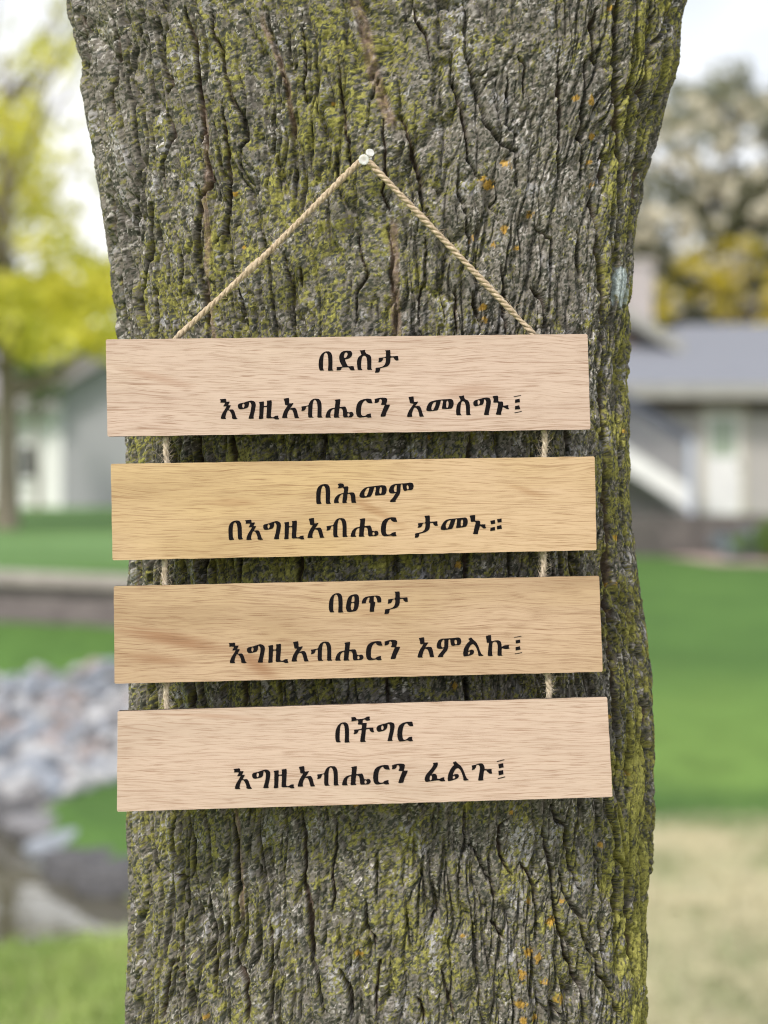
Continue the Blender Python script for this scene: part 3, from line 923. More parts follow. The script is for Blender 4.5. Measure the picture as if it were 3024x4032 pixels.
T2 = tr((1450, 0), 1.276, [
 ([(220, 0), (245, 100), (290, 170), (305, 230), (320, 350)], 8, 5), ([(485, 0), (490, 90), (490, 230), (520, 390), (545, 480), (600, 620), (660, 700), (740, 760), (755, 900), (760, 940)], 12, 6),
 ([(415, 250), (430, 370), (435, 450), (465, 550), (490, 650), (495, 800), (540, 870), (560, 900)], 9, 6), ([(450, 830), (460, 950), (490, 1080), (500, 1170), (520, 1220)], 9, 6),
 ([(160, 570), (195, 650), (220, 760), (250, 860), (270, 980), (300, 1080), (330, 1140)], 14, 7), ([(700, 380), (695, 460), (710, 530), (700, 620), (755, 680)], 9, 6), ([(975, 230), (955, 350), (960, 500), (970, 620), (960, 800), (970, 900)], 10, 6),
 ([(1100, 290), (1100, 420), (1080, 560), (1085, 740), (1075, 900)], 12, 7), ([(1160, 30), (1130, 140), (1140, 270), (1160, 330)], 14, 7), ([(1240, 30), (1240, 200), (1250, 330), (1240, 460), (1255, 640), (1270, 720)], 16, 9),
 ([(1180, 760), (1180, 930)], 12, 7), ([(1140, 960), (1140, 1060), (1160, 1240), (1180, 1380), (1185, 1560), (1190, 1720)], 18, 10), ([(1520, 30), (1490, 130), (1440, 230), (1430, 340)], 14, 7),
 ([(1390, 640), (1370, 760), (1365, 880), (1350, 1000), (1340, 1100)], 12, 7), ([(1455, 600), (1420, 760), (1390, 870)], 12, 6), ([(760, 280), (790, 330), (780, 500)], 7, 5), ([(670, 1330), (690, 1440), (690, 1560), (700, 1680)], 9, 6),
 ([(830, 1440), (880, 1490), (895, 1560), (895, 1680)], 12, 7), ([(1060, 1160), (1060, 1260), (1075, 1400)], 8, 5), ([(440, 1430), (440, 1580), (455, 1690)], 9, 6), ([(520, 1460), (545, 1580), (570, 1650)], 9, 5),
 ([(290, 1170), (290, 1400), (265, 1500), (260, 1650)], 8, 5), ([(850, 1130), (920, 1200), (925, 1360)], 7, 5), ([(640, 900), (650, 1000), (620, 1030), (660, 1110)], 8, 5), ([(110, 1130), (130, 1300), (110, 1360), (140, 1500), (140, 1690)], 13, 5),
 ([(1225, 960), (1230, 1250), (1240, 1450), (1230, 1690)], 12, 7)])
T3 = tr((450, 3130), 1.508, [
 ([(190, 460), (180, 580), (155, 700), (145, 850), (140, 950), (175, 1060), (200, 1170)], 13, 7), ([(350, 100), (345, 220), (340, 330), (345, 470), (420, 500), (435, 600), (415, 720), (390, 880), (370, 1000)], 13, 7),
 ([(440, 170), (470, 270), (475, 400), (455, 500)], 13, 7), ([(700, 90), (715, 200), (725, 330), (735, 450), (725, 560), (720, 680), (740, 840)], 13, 7), ([(690, 880), (730, 1020), (780, 1130), (790, 1250), (790, 1350)], 14, 7),
 ([(555, 590), (560, 700), (580, 800), (570, 900), (590, 1060), (600, 1200)], 15, 7), ([(860, 410), (880, 520), (885, 580)], 9, 5), ([(920, 710), (930, 860), (940, 960), (920, 1080), (930, 1200), (910, 1350)], 10, 6),
 ([(1100, 80), (1130, 240), (1140, 400), (1130, 530), (1160, 660), (1165, 850), (1180, 1000), (1205, 1070), (1220, 1180), (1250, 1300)], 14, 7), ([(1310, 100), (1320, 280), (1300, 430), (1300, 600), (1290, 700)], 10, 6),
 ([(1330, 1040), (1390, 1150), (1410, 1230), (1405, 1350)], 16, 8), ([(1555, 330), (1555, 480), (1560, 650)], 9, 6), ([(1490, 640), (1500, 780), (1540, 850), (1555, 930)], 11, 6), ([(340, 990), (310, 1100), (300, 1200), (270, 1340)], 15, 8),
 ([(130, 1050), (90, 1180), (80, 1300)], 14, 8), ([(1580, 980), (1570, 1100), (1550, 1350)], 10, 6), ([(340, 990), (400, 1080), (440, 1180), (460, 1300)], 9, 6)])
T4 = tr((1500, 3130), 1.481, [
 ([(490, 60), (490, 200), (500, 270), (470, 370), (455, 470), (470, 600)], 9, 6), ([(510, 290), (590, 400), (640, 500), (665, 610)], 11, 6), ([(745, 140), (700, 190), (690, 280), (710, 390), (770, 480)], 10, 6),
 ([(820, 400), (870, 490), (905, 560), (905, 700), (915, 850)], 12, 7), ([(940, 180), (965, 310), (1000, 430), (1010, 560), (1020, 700), (1060, 830), (1080, 930), (1130, 1010), (1180, 1150), (1190, 1300)], 15, 8),
 ([(1000, 60), (1020, 150), (1075, 180), (1090, 300), (1110, 430), (1170, 560)], 13, 7), ([(1050, 440), (1075, 560), (1110, 650), (1160, 720), (1180, 820), (1210, 900), (1260, 960)], 14, 7), ([(1260, 300), (1270, 420), (1280, 560), (1290, 640)], 12, 7),
 ([(1320, 30), (1360, 180), (1370, 350), (1420, 420), (1440, 500)], 13, 7), ([(1370, 60), (1370, 300), (1370, 500), (1380, 700), (1360, 850), (1370, 930)], 17, 8), ([(1440, 520), (1440, 700), (1460, 850), (1470, 1000), (1480, 1090)], 20, 10),
 ([(1260, 940), (1280, 1050), (1330, 1110), (1360, 1200), (1400, 1300)], 13, 7), ([(325, 600), (330, 690), (290, 760)], 11, 6), ([(345, 1000), (380, 1120), (410, 1220), (430, 1330)], 9, 5), ([(150, 680), (165, 830), (175, 920)], 7, 5),
 ([(215, 1180), (245, 1280), (250, 1330)], 10, 6), ([(645, 740), (690, 800), (720, 850)], 10, 6), ([(885, 930), (895, 1050), (880, 1200)], 9, 6), ([(1590, 30), (1580, 300), (1580, 470), (1565, 700)], 11, 7), ([(1280, 760), (1290, 880), (1300, 930)], 11, 7),
 ([(545, 680), (545, 800), (540, 960)], 7, 5), ([(240, 360), (240, 480), (215, 640)], 7, 5), ([(920, 1200), (980, 1290)], 9, 6), ([(1010, 1220), (1060, 1300)], 9, 6)])
# the long groove between the front and the right flank, running on behind the boards
T5 = [([(2378, 1350), (2385, 1600), (2392, 1850), (2405, 2100), (2412, 2350), (2420, 2600), (2432, 2850), (2440, 3130)], 15, 11), ([(2440, 1300), (2450, 1700), (2462, 2050), (2490, 2300), (2510, 2600)], 9, 6),
      ([(520, 1730), (530, 2000), (528, 2300), (535, 2600), (520, 2850)], 14, 8), ([(590, 1700), (600, 2000), (590, 2300)], 10, 6), ([(780, 1700), (775, 1850), (800, 2230), (790, 2330)], 13, 7), ([(915, 1700), (925, 1850)], 13, 7), ([(1275, 1700), (1270, 1830)], 13, 7),
      ([(1850, 1700), (1845, 1830), (1830, 2200), (1838, 2300)], 13, 7), ([(1560, 2170), (1555, 2300)], 13, 6), ([(2010, 2170), (2015, 2280)], 11, 6), ([(2250, 2150), (2262, 2280)], 14, 8), ([(2230, 1690), (2240, 1800)], 12, 7), ([(950, 2190), (940, 2300)], 11, 6),
      ([(760, 2680), (755, 2790)], 13, 7), ([(1520, 2650), (1525, 2770)], 12, 6), ([(1820, 2640), (1850, 2770)], 13, 6), ([(2310, 2640), (2325, 2750)], 14, 8), ([(960, 2680), (965, 2790)], 12, 6), ([(1180, 2170), (1178, 2300)], 10, 6), ([(1100, 2670), (1110, 2790)], 10, 5)]
T6 = [([(2520, -60), (2500, 150), (2490, 330), (2480, 480)], 9, 6), ([(2590, -40), (2560, 180), (2545, 330), (2520, 520), (2500, 700)], 10, 6), ([(2440, -60), (2436, 200), (2442, 420), (2446, 700), (2440, 900), (2430, 1200)], 12, 8), ([(2660, -40), (2630, 150), (2615, 300), (2580, 460)], 9, 5),
      ([(2470, 1350), (2462, 1600)], 8, 5), ([(2500, 2350), (2530, 2600), (2540, 2850)], 9, 6), ([(2470, 2480), (2480, 2750), (2490, 3000), (2480, 3150)], 9, 6), ([(2555, 2700), (2560, 3000), (2550, 3300)], 11, 8), ([(300, 20), (330, 300), (372, 560)], 9, 6), ([(450, 1250), (500, 1450)], 10, 6)]
CR = T6 + T1 + T2 + T3 + T4 + T5

i_d = np.nonzero(dense)[0]
ud, zd = U[i_d], ZZ[i_d]
wx = QX[i_d] + 10 * fbm(ud * 110, zd * 55, 3, 61) + 3 * fbm(ud * 300, zd * 170, 2, 62)
wy = QY[i_d]
Hc = np.zeros(len(i_d), np.float32); face = (.42 + .58 * np.clip(-NY[i_d], 0, 1) ** 1.5)
order = np.argsort(wy, kind='stable'); wys = wy[order]
for pts, w, dmm in CR:
    pts = np.array(pts)
    lo, hi = np.searchsorted(wys, [pts[:, 1].min() - 30, pts[:, 1].max() + 30])
    sel = order[lo:hi]
    sel = sel[(wx[sel] > pts[:, 0].min() - 60) & (wx[sel] < pts[:, 0].max() + 60)]
    if len(sel) == 0: continue
    x = wx[sel]; y = wy[sel]
    dm = np.full(len(sel), 1e9); tm = np.zeros(len(sel))
    nseg = len(pts) - 1
    for i in range(nseg):
        p, q = pts[i], pts[i + 1]; e_ = q - p
        t = np.clip(((x - p[0]) * e_[0] + (y - p[1]) * e_[1]) / (e_ @ e_), 0, 1)
        dd = np.hypot(x - p[0] - t * e_[0], y - p[1] - t * e_[1])
        k = dd < dm
        tm = np.where(k, (i + t) / nseg, tm); dm = np.where(k, dd, dm)
    taper = .35 + .65 * np.sin(np.pi * np.clip(tm, .0, 1)) ** .5
    ww = w * .80 * taper
    g = 1.55 * dmm * .001 * taper * face[sel] * np.exp(-(dm / ww) ** 2.4)
    lip = .0011 * np.exp(-((dm - 2.1 * ww) / (1.1 * ww)) ** 2) * taper
    Hc[sel] = np.minimum(Hc[sel], -g) + np.where(Hc[sel] > -.0004, lip * .5, 0)
crack = np.zeros(len(U), np.float32); crack[i_d] = Hc

# ---- procedural bark: plates and furrows
uw = U + .010 * fbm(U * 22, ZZ * 7, 3, 1) + .003 * fbm(U * 90, ZZ * 30, 3, 2)
zw = ZZ + .02 * fbm(U * 18, ZZ * 10, 2, 3)
slant = np.interp(U, [-.3, 0, .12, .3], [-.12, -.05, .03, .06])
uw = uw - slant * (ZZ - 1.5)
f1, f2, _ = voro(uw / .026, zw / .21, 10); e1 = f2 - f1
f1b, f2b, _ = voro(uw / .0125 + 3, zw / .060, 11); e2 = f2b - f1b
edge_w = sstep(.35, 1.1, np.abs(U) / .21)                      # flanks are furrowed deeper than the front
m1 = np.clip(.55 + .9 * fbm(U * 12, ZZ * 5, 2, 12), 0, 1)
m2 = np.clip(.45 + 1.0 * fbm(U * 26, ZZ * 13, 2, 13), 0, 1)
deep1 = (.0030 + .0045 * edge_w) * m1
deep2 = (.0030 + .0012 * edge_w) * m2
# long connected furrows: where slow, drawn-out noise crosses zero
ra = np.abs(fbm(uw * 34, zw * 4.2, 3, 71)); rb = np.abs(fbm(uw * 58 + 5, zw * 8.5, 3, 72)); rc = np.abs(fbm(uw * 95 + 2, zw * 17, 2, 73))
ma = np.clip(.50 + .9 * fbm(U * 10, ZZ * 4, 2, 74), .2, 1); mb = np.clip(.50 + .9 * fbm(U * 16, ZZ * 8, 2, 75), .15, 1); mc = np.clip(.55 + .9 * fbm(U * 24, ZZ * 14, 2, 76), 0, 1)
fur = -(.0085 + .0020 * edge_w) * ma * np.exp(-(ra / .075) ** 1.5) - (.0072 + .0010 * edge_w) * mb * np.exp(-(rb / .095) ** 1.5) - .0042 * mc * np.exp(-(rc / .11) ** 1.5)
H = fur - .7 * deep1 * np.exp(-(e1 / .13) ** 1.5) - .6 * deep2 * np.exp(-(e2 / .105) ** 1.5)
H += .0018 * fbm(uw * 60, zw * 9, 3, 14)       # long low ribs
H += .0009 * fbm(uw * 130, zw * 45, 3, 15)
# crumbly lichen crust
H0 = H + crack
Uc = U + .75 * H0; Zc = ZZ + .65 * H0           # crusts follow the relief
qx, qz = Uc + .0012 * fbm(U * 300, ZZ * 300, 2, 16), Zc + .0012 * fbm(U * 300 + 9, ZZ * 300, 2, 17)
g1, g2, gid = voro(qx / .0027, qz / .0033, 20)
k1, k2, kid = voro(qx / .0015 + 5, qz / .0017, 21)
H += .0006 * (gid - .35) * (1 - np.exp(-((g2 - g1) / .16) ** 2))
H += .00035 * (kid - .3) * (1 - np.exp(-((k2 - k1) / .2) ** 2))
H += .0005 * fbm(U * 700, ZZ * 620, 2, 22)
H += .0022 * fbm(U * 9, ZZ * 3, 2, 23)
H = H + crack
# boards and pins must clear the bark
lim = .0035
H = np.where(H > lim, lim + (H - lim) * .4, H)
# broken lumps on the outline
sil = np.exp(-((np.abs(TH) - 1.5) / .22) ** 2)
H += sil * (.0013 * fbm(U * 60, ZZ * 26, 3, 24) - .0012)
XX = X0 + NX * H; YY = Y0 + NY * H
me = grid_mesh('trunk', np.stack([XX, YY, ZZ], 1), len(ths), len(zs), wrap=True)

# ---- what grows on the bark (colour of crusts, moss and inner bark, per place)
def blob(cx0, cy0, rx, ry): return np.exp(-(((QX - cx0) / rx) ** 2 + ((QY - cy0) / ry) ** 2))
lowf = fbm(U * 14, ZZ * 8, 4, 31); midf = fbm(U * 55, ZZ * 38, 3, 32); hif = fbm(Uc * 170, Zc * 140, 3, 33)
moss = -.045 + .20 * lowf + .28 * midf + .22 * hif
moss += +.14 * blob(1150, 650, 520, 900) + .13 * blob(1340, 300, 120, 420) + .08 * blob(760, 3500, 330, 500) + .10 * blob(1600, 3700, 120, 420)
moss += .20 * blob(1000, 2200, 700, 900) - .28 * blob(2050, 800, 320, 600) - .22 * blob(400, 500, 170, 900)
right = sstep(2330, 2420, QX) * (front)
moss += .30 * right * sstep(-1, 1, midf + .3)
ribR = np.exp(-((QX - 2515) / 42) ** 2) * sstep(2600, 3000, QY)
moss += .45 * ribR
orange = np.full(len(U), -1.0, np.float32)
for (x, y, s) in [(1995, 640, 26), (1920, 720, 34), (2330, 400, 22), (2345, 530, 18), (2270, 385, 16), (2090, 840, 20), (1985, 900, 22), (1870, 940, 20), (1940, 960, 18), (2040, 975, 14), (1880, 1080, 12), (1905, 1210, 18), (1912, 1255, 20), (2405, 30, 16),
                  (1400, 3165, 16), (2015, 3200, 14), (2080, 3550, 16), (2172, 3625, 24), (2085, 3750, 26), (2120, 3775, 24), (2060, 3840, 28), (2155, 3875, 20), (2215, 3940, 26), (2055, 3960, 28), (2060, 4020, 20), (1820, 3685, 16), (2213, 3550, 14), (1412, 3762, 20), (805, 4010, 18), (2115, 4020, 16),
                  (1690, 1720, 16), (2320, 640, 14), (915, 760, 14), (955, 970, 12), (1310, 400, 10), (1805, 2225, 18), (1790, 2700, 18), (2395, 2820, 16), (2422, 2300, 18), (2437, 2120, 16), (2418, 2410, 14), (2465, 1700, 14), (2370, 3330, 14), (2480, 3050, 14), (1785, 1400, 16), (2340, 720, 16)]:
    d_ = np.hypot(QX - x, QY - y) / (s * .92)
    orange = np.maximum(orange, 1 - d_)
orange = orange + .65 * hif + .3 * (kid - .5) + .4 * (voro(qx / .0013 + 7, qz / .0013, 27)[2] - .5)
r1, r2 = gid, kid
base = np.stack([.165 + .052 * midf, .152 + .047 * midf, .135 + .040 * midf], 1)
base *= (1 + .30 * lowf)[:, None]
grey_hi = np.clip(.5 + .9 * fbm(U * 40, ZZ * 26, 3, 35), 0, 1)
l1, l2, lid = voro(qx / .0016 + 11, qz / .0017, 25)
def mix(c, m): 
    global base
    m = np.clip(m, 0, 1)[:, None]
    base = base * (1 - m) + np.array(c) * m
mix((.042, .048, .038), ((r2 < .27) * .85))                                  # dark grey green crust
mix((.255, .24, .23), ((r1 > .55) & (r2 > .35)) * .85 * (.35 + .65 * grey_hi))             # grey crust
mix((.52, .50, .49), ((lid > .81) & (r2 > .35)) * (.30 + .7 * grey_hi) * sstep(-.6, .3, fbm(U * 30, ZZ * 22, 2, 36)))  # pale flecks
wht = sstep(.15, .5, fbm(U * 48, ZZ * 30, 3, 37) + .5 * blob(2060, 3380, 90, 200) + .3 * blob(1820, 150, 110, 200) - .12)
mix((.44, .435, .47), wht * (lid > .45) * .6)
mt = moss + .62 * (r2 - .5) + .42 * (r1 - .5) + .25 * (lid - .5)
mix((.128, .123, .040), sstep(.10, .22, mt) * .85)
mix((.235, .226, .068), sstep(.22, .36, mt) * .85)
mix((.36, .35, .10), sstep(.48, .7, mt) * .6)
mix((.05, .05, .035), ((lid < .13) * .6))
mix((.40, .24, .04), sstep(.18, .5, orange) * .8)
# inner bark showing in some of the furrows
inner = sstep(.0035, .0062, -crack) * sstep(-.3, .3, fbm(U * 20, ZZ * 6, 2, 38))
mix((.105, .075, .062), inner * .8)
for (pl, w_) in (([(795, 420), (810, 620), (805, 800), (822, 1000), (806, 1150), (845, 1330)], 13), ([(1400, 0), (1440, 120), (1470, 280), (1510, 400), (1535, 470)], 30), ([(1030, 80), (1095, 230), (1130, 330), (1155, 500)], 13), ([(930, 3200), (945, 3400), (950, 3600)], 9), ([(1552, 880), (1555, 1100), (1562, 1300)], 20)):
    pl = np.array(pl, float)
    xc = np.interp(QY, pl[:, 1], pl[:, 0])
    inb = sstep(pl[0, 1] - 40, pl[0, 1] + 10, QY) * (1 - sstep(pl[-1, 1] - 10, pl[-1, 1] + 60, QY))
    mix((.235, .165, .130), sstep(1.2, .5, np.abs(QX - xc + 6 * midf) / w_) * inb * (.55 + .3 * hif) * front)
# pale blue crust on the right edge
pb = 1 - np.hypot((QX - 2452) / 34, (QY - 1125) / 100) + .5 * hif
mix((.40, .47, .50), sstep(.05, .4, pb) * front * (.6 + .4 * r2))
# fine speckle
base *= (1 + .30 * fbm(Uc * 520, Zc * 480, 2, 39))[:, None]
color_attr(me, 'crust', np.clip(base, .01, .8))
bark, nt, b = new_mat('bark')
at = N(nt, 'ShaderNodeAttribute', attribute_name='crust')
tc = N(nt, 'ShaderNodeTexCoord')
nz = N(nt, 'ShaderNodeTexNoise', i_Scale=900.0, i_Detail=4.0, i_Roughness=.7)
nt.links.new(tc.outputs['Object'], nz.inputs['Vector'])
mr = N(nt, 'ShaderNodeMapRange'); mr.inputs[1].default_value = .3; mr.inputs[2].default_value = .7; mr.inputs[3].default_value = .7; mr.inputs[4].default_value = 1.3
nt.links.new(nz.outputs[0], mr.inputs[0])
mx = N(nt, 'ShaderNodeVectorMath', operation='SCALE')
nt.links.new(at.outputs['Color'], mx.inputs[0]); nt.links.new(mr.outputs[0], mx.inputs['Scale'])
nt.links.new(mx.outputs[0], b.inputs['Base Color'])
bp = N(nt, 'ShaderNodeBump', i_Strength=.5, i_Distance=.0006)
nt.links.new(nz.outputs[0], bp.inputs['Height']); nt.links.new(bp.outputs[0], b.inputs['Normal'])
b.inputs['Roughness'].default_value = .95; b.inputs['Specular IOR Level'].default_value = .08
TREE = empty('tree', (0, YC, 0))
tag(TREE, 'big foreground tree with furrowed mossy bark carrying the wooden sign', 'tree')
o = link('trunk', me, mats=[bark]); child(o, TREE)
# the fork above the picture
acc = Acc()
for sgn in (-1, 1):
    acc.add(*tube_np([(c_[-1] + sgn * .12, YC, 3.35), (c_[-1] + sgn * .3, YC + .02, 3.9), (c_[-1] + sgn * .62, YC + .05, 4.8), (c_[-1] + sgn * .8, YC + .1, 6.2)], [.2, .17, .13, .07], 18))
m_ = acc.mesh('limb'); m_.materials.append(noisy('limb_bark', (.09, .088, .07), (.17, .165, .12), 30, .9, .8, stretch=(2, 2, .4)))
o = bpy.data.objects.new('limb', m_); COL.objects.link(o); child(o, TREE)
# ================================================================ THE HANGING SIGN
def wood(name, light, mid, dark, seed, streak=.8, alt=None, stains=()):
    m, nt, b = new_mat(name)
    L = nt.links.new
    tc = N(nt, 'ShaderNodeTexCoord')
    # wavy grain: bend the height coordinate with slow noise along the board
    mp = N(nt, 'ShaderNodeMapping'); mp.inputs['Scale'].default_value = (5, 5, 15); mp.inputs['Location'].default_value = (seed * 3.1, seed, seed * 1.7)
    L(tc.outputs['Object'], mp.inputs[0])
    n0 = N(nt, 'ShaderNodeTexNoise', i_Scale=1.0, i_Detail=3.0, i_Roughness=.55); L(mp.outputs[0], n0.inputs['Vector'])
    sp = N(nt, 'ShaderNodeSeparateXYZ'); L(tc.outputs['Object'], sp.inputs[0])
    s1 = N(nt, 'ShaderNodeMath', operation='MULTIPLY_ADD'); s1.inputs[1].default_value = .024
    L(n0.outputs[0], s1.inputs[0]); L(sp.outputs[2], s1.inputs[2])
    def tex(kx, kz, det, rough, loc):
        cb = N(nt, 'ShaderNodeCombineXYZ')
        a = N(nt, 'ShaderNodeMath', operation='MULTIPLY'); a.inputs[1].default_value = kx; L(sp.outputs[0], a.inputs[0])
        c = N(nt, 'ShaderNodeMath', operation='MULTIPLY'); c.inputs[1].default_value = kz; L(s1.outputs[0], c.inputs[0])
        L(a.outputs[0], cb.inputs[0]); cb.inputs[1].default_value = loc; L(c.outputs[0], cb.inputs[2])
        t = N(nt, 'ShaderNodeTexNoise', i_Scale=1.0, i_Detail=det, i_Roughness=rough); L(cb.outputs[0], t.inputs['Vector'])
        return t
    big = tex(7, 55, 4, .6, seed + .3)
    fine = tex(9, 1150, 5, .65, seed + 2.3)
    pore = tex(48, 1900, 3, .5, seed + 5.1)
    pore2 = tex(17, 1250, 4, .6, seed + 8.7)
    c1 = N(nt, 'ShaderNodeValToRGB'); e = c1.color_ramp.elements
    e[0].position = .36; e[0].color = (*mid, 1); e[1].position = .58; e[1].color = (*light, 1)
    L(big.outputs[0], c1.inputs[0])
    base_c = c1.outputs[0]
    if alt:                                     # slow drift of tone along the board
        zone = tex(5, 11, 2, .5, seed + 12.0)
        r_ = N(nt, 'ShaderNodeMapRange'); r_.inputs[1].default_value = .42; r_.inputs[2].default_value = .6
        L(zone.outputs[0], r_.inputs[0])
        x = N(nt, 'ShaderNodeMix', data_type='RGBA'); L(r_.outputs[0], x.inputs[0]); L(base_c, x.inputs[6]); x.inputs[7].default_value = (*alt, 1)
        base_c = x.outputs[2]
    for (sx_, sz_, rx_, rz_, tilt, amt) in stains:   # brown heartwood streaks
        mp2 = N(nt, 'ShaderNodeMapping', vector_type='TEXTURE')
        mp2.inputs['Location'].default_value = (sx_, 0, sz_); mp2.inputs['Rotation'].default_value = (0, tilt, 0); mp2.inputs['Scale'].default_value = (rx_, 1, rz_)
        L(tc.outputs['Object'], mp2.inputs[0])
        ln = N(nt, 'ShaderNodeVectorMath', operation='LENGTH'); L(mp2.outputs[0], ln.inputs[0])
        ad = N(nt, 'ShaderNodeMath', operation='MULTIPLY_ADD'); ad.inputs[1].default_value = 2.2; L(fine.outputs[0], ad.inputs[0]); L(ln.outputs['Value'], ad.inputs[2])
        r_ = N(nt, 'ShaderNodeMapRange'); r_.inputs[1].default_value = 1.35; r_.inputs[2].default_value = 2.2; r_.inputs[3].default_value = amt; r_.inputs[4].default_value = 0
        L(ad.outputs[0], r_.inputs[0])
        x = N(nt, 'ShaderNodeMix', data_type='RGBA'); L(r_.outputs[0], x.inputs[0]); L(base_c, x.inputs[6]); x.inputs[7].default_value = (dark[0] * 1.25, dark[1] * 1.15, dark[2] * 1.1, 1)
        base_c = x.outputs[2]
    def dark_mix(src, a0, a1, fac, col, tx):
        r_ = N(nt, 'ShaderNodeMapRange'); r_.inputs[1].default_value = a0; r_.inputs[2].default_value = a1; r_.inputs[3].default_value = fac; r_.inputs[4].default_value = 0
        L(tx.outputs[0], r_.inputs[0])
        x = N(nt, 'ShaderNodeMix', data_type='RGBA'); L(r_.outputs[0], x.inputs[0]); L(src, x.inputs[6]); x.inputs[7].default_value = (*col, 1)
        return x.outputs[2]
    c = dark_mix(base_c, .30, .62, .42, mid, fine)
    c = dark_mix(c, .30, .47, streak, dark, pore)
    c = dark_mix(c, .34, .46, streak * .6, dark, pore2)
    L(c, b.inputs['Base Color'])
    bp = N(nt, 'ShaderNodeBump', i_Strength=.35, i_Distance=.0003)
    L(pore.outputs[0], bp.inputs['Height']); L(bp.outputs[0], b.inputs['Normal'])
    b.inputs['Roughness'].default_value = .6; b.inputs['Specular IOR Level'].default_value = .3
    return m

char = noisy('charred_edge', (.016, .011, .009), (.035, .024, .018), 200, .8)
ink = noisy('burnt_lettering', (.005, .0045, .006), (.013, .011, .012), 900, .9, .4, bdist=.0002, spec=.05)

BY = [1.1475, 1.1450, 1.1415, 1.1370]
TH_B = .0052
CORN = [[(416.6, 1336.5), (2313, 1315), (2325, 1690.6), (423, 1719)], [(436, 1826.5), (2341.5, 1797), (2349, 2166), (443, 2206)],
        [(448, 2308), (2359, 2267), (2373, 2645), (451, 2692)], [(463, 2800), (2390.6, 2744), (2412, 3137.5), (460.6, 3196)]]
WOODS = [wood('pinkish_wood', (.56, .44, .37), (.455, .345, .285), (.27, .165, .115), 1.0, .95, (.54, .415, .355), ((-.145, .006, .035, .004, .25, .55), (.09, -.004, .03, .006, -.1, .45))), wood('yellow_wood', (.53, .385, .215), (.42, .295, .165), (.26, .15, .075), 2.0, .9, (.55, .40, .265), ((.012, .0, .035, .004, .5, .6), (-.09, .004, .02, .004, 0, .45), (.13, .012, .018, .003, .3, .5))),
         wood('tan_wood', (.47, .34, .215), (.36, .25, .155), (.23, .13, .075), 3.0, .95, (.51, .37, .265), ((-.135, -.008, .05, .007, .2, .95), (-.075, -.026, .025, .008, .6, .9), (-.15, -.022, .03, .005, .1, .7), (.015, .012, .022, .003, 0, .4))), wood('pale_pink_wood', (.56, .44, .365), (.465, .355, .29), (.28, .17, .115), 4.0, .9, (.555, .425, .355), ((-.11, .028, .05, .002, .05, .5),))]
BL = ['pinkish top board', 'yellowish second board', 'tan third board', 'pale pink bottom board']
sign = empty('hanging_sign', P(1400, 1330, 1.148))
tag(sign, 'hanging sign of four wooden boards with black lettering joined by jute twine', 'sign')
boards = []
for bi in range(4):
    pts = [P(x, y, BY[bi]) for x, y in CORN[bi]]
    cen = sum(pts, Vector()) / 4
    bm = bmesh.new()
    # outline with slightly uneven sawn edges and small corner radii
    out = []
    rr = random.Random(90 + bi)
    for i in range(4):
        p, q = pts[i], pts[(i + 1) % 4]
        L_ = (q - p).length; dn = (q - p) / L_
        out.append(p + dn * .0008)
        n_ = int(L_ / .006)
        nrm = Vector((-dn.z, 0, dn.x))
        for k in range(1, n_):
            out.append(p + dn * (L_ * k / n_) + nrm * rr.gauss(0, .00008))
        out.append(q - dn * .0008)
    fr = [bm.verts.new(p - cen) for p in out]; bk = [bm.verts.new(p - cen + Vector((0, TH_B, 0))) for p in out]
    f0 = bm.faces.new(fr); f1_ = bm.faces.new(bk[::-1])
    n = len(fr)
    for i in range(n):
        f = bm.faces.new((fr[i], bk[i], bk[(i + 1) % n], fr[(i + 1) % n])); f.material_index = 1
    bmesh.ops.recalc_face_normals(bm, faces=bm.faces)
    me = bpy.data.meshes.new('board'); bm.to_mesh(me); bm.free()
    o = link('board', me, mats=[WOODS[bi], char])
    o.location = cen - Vector(sign.location); o.parent = sign
    o['label'] = BL[bi]
    boards.append((o, cen))

# ---- lettering: outlines of the letters as they stand on the boards
G = {}
def g(o, s, polys, off=(0, 0), sy=(0, 1, 0)):
    res = []
    for outline in polys:
        res.append([(o[0] + (x + off[0]) / s, o[1] + ((y - sy[0]) * sy[1] + sy[2] + off[1]) / s) for x, y in outline])
    return res
o1, s1_ = (1240, 1360), 4.879
BE = [[(95, 485), (78, 440), (70, 380), (75, 290), (90, 230), (120, 175), (160, 135), (210, 115), (265, 113), (300, 130), (325, 170), (335, 230), (337, 320), (335, 420), (337, 465), (358, 482), (255, 490), (250, 470), (258, 380), (255, 250), (248, 190), (230, 150), (205, 137), (180, 160), (165, 210), (158, 300), (155, 400), (160, 455), (185, 480)]]
DE = [[(415, 412), (530, 408), (508, 370), (485, 330), (470, 280), (465, 220), (478, 170), (510, 130), (560, 105), (620, 100), (680, 104), (705, 120), (718, 150), (712, 190), (690, 225), (655, 250), (610, 265), (575, 270), (590, 310), (612, 360), (636, 402), (745, 395), (752, 440), (768, 478), (690, 478), (668, 455), (650, 420), (520, 424), (508, 445), (492, 478), (412, 482), (420, 450)],
      [(600, 130), (622, 145), (628, 175), (612, 215), (585, 240), (560, 235), (558, 190), (575, 145)]]
SE = [[(862, 95), (900, 95), (968, 82), (962, 115), (985, 155), (1030, 175), (1062, 190), (1080, 225), (1085, 300), (1082, 400), (1085, 455), (1108, 468), (1002, 470), (1005, 400), (1002, 300), (992, 235), (965, 200), (930, 198), (905, 225), (893, 290), (886, 370), (890, 440), (918, 472), (822, 473), (815, 430), (805, 340), (812, 280), (835, 225), (870, 195), (895, 182), (880, 145), (872, 115)]]
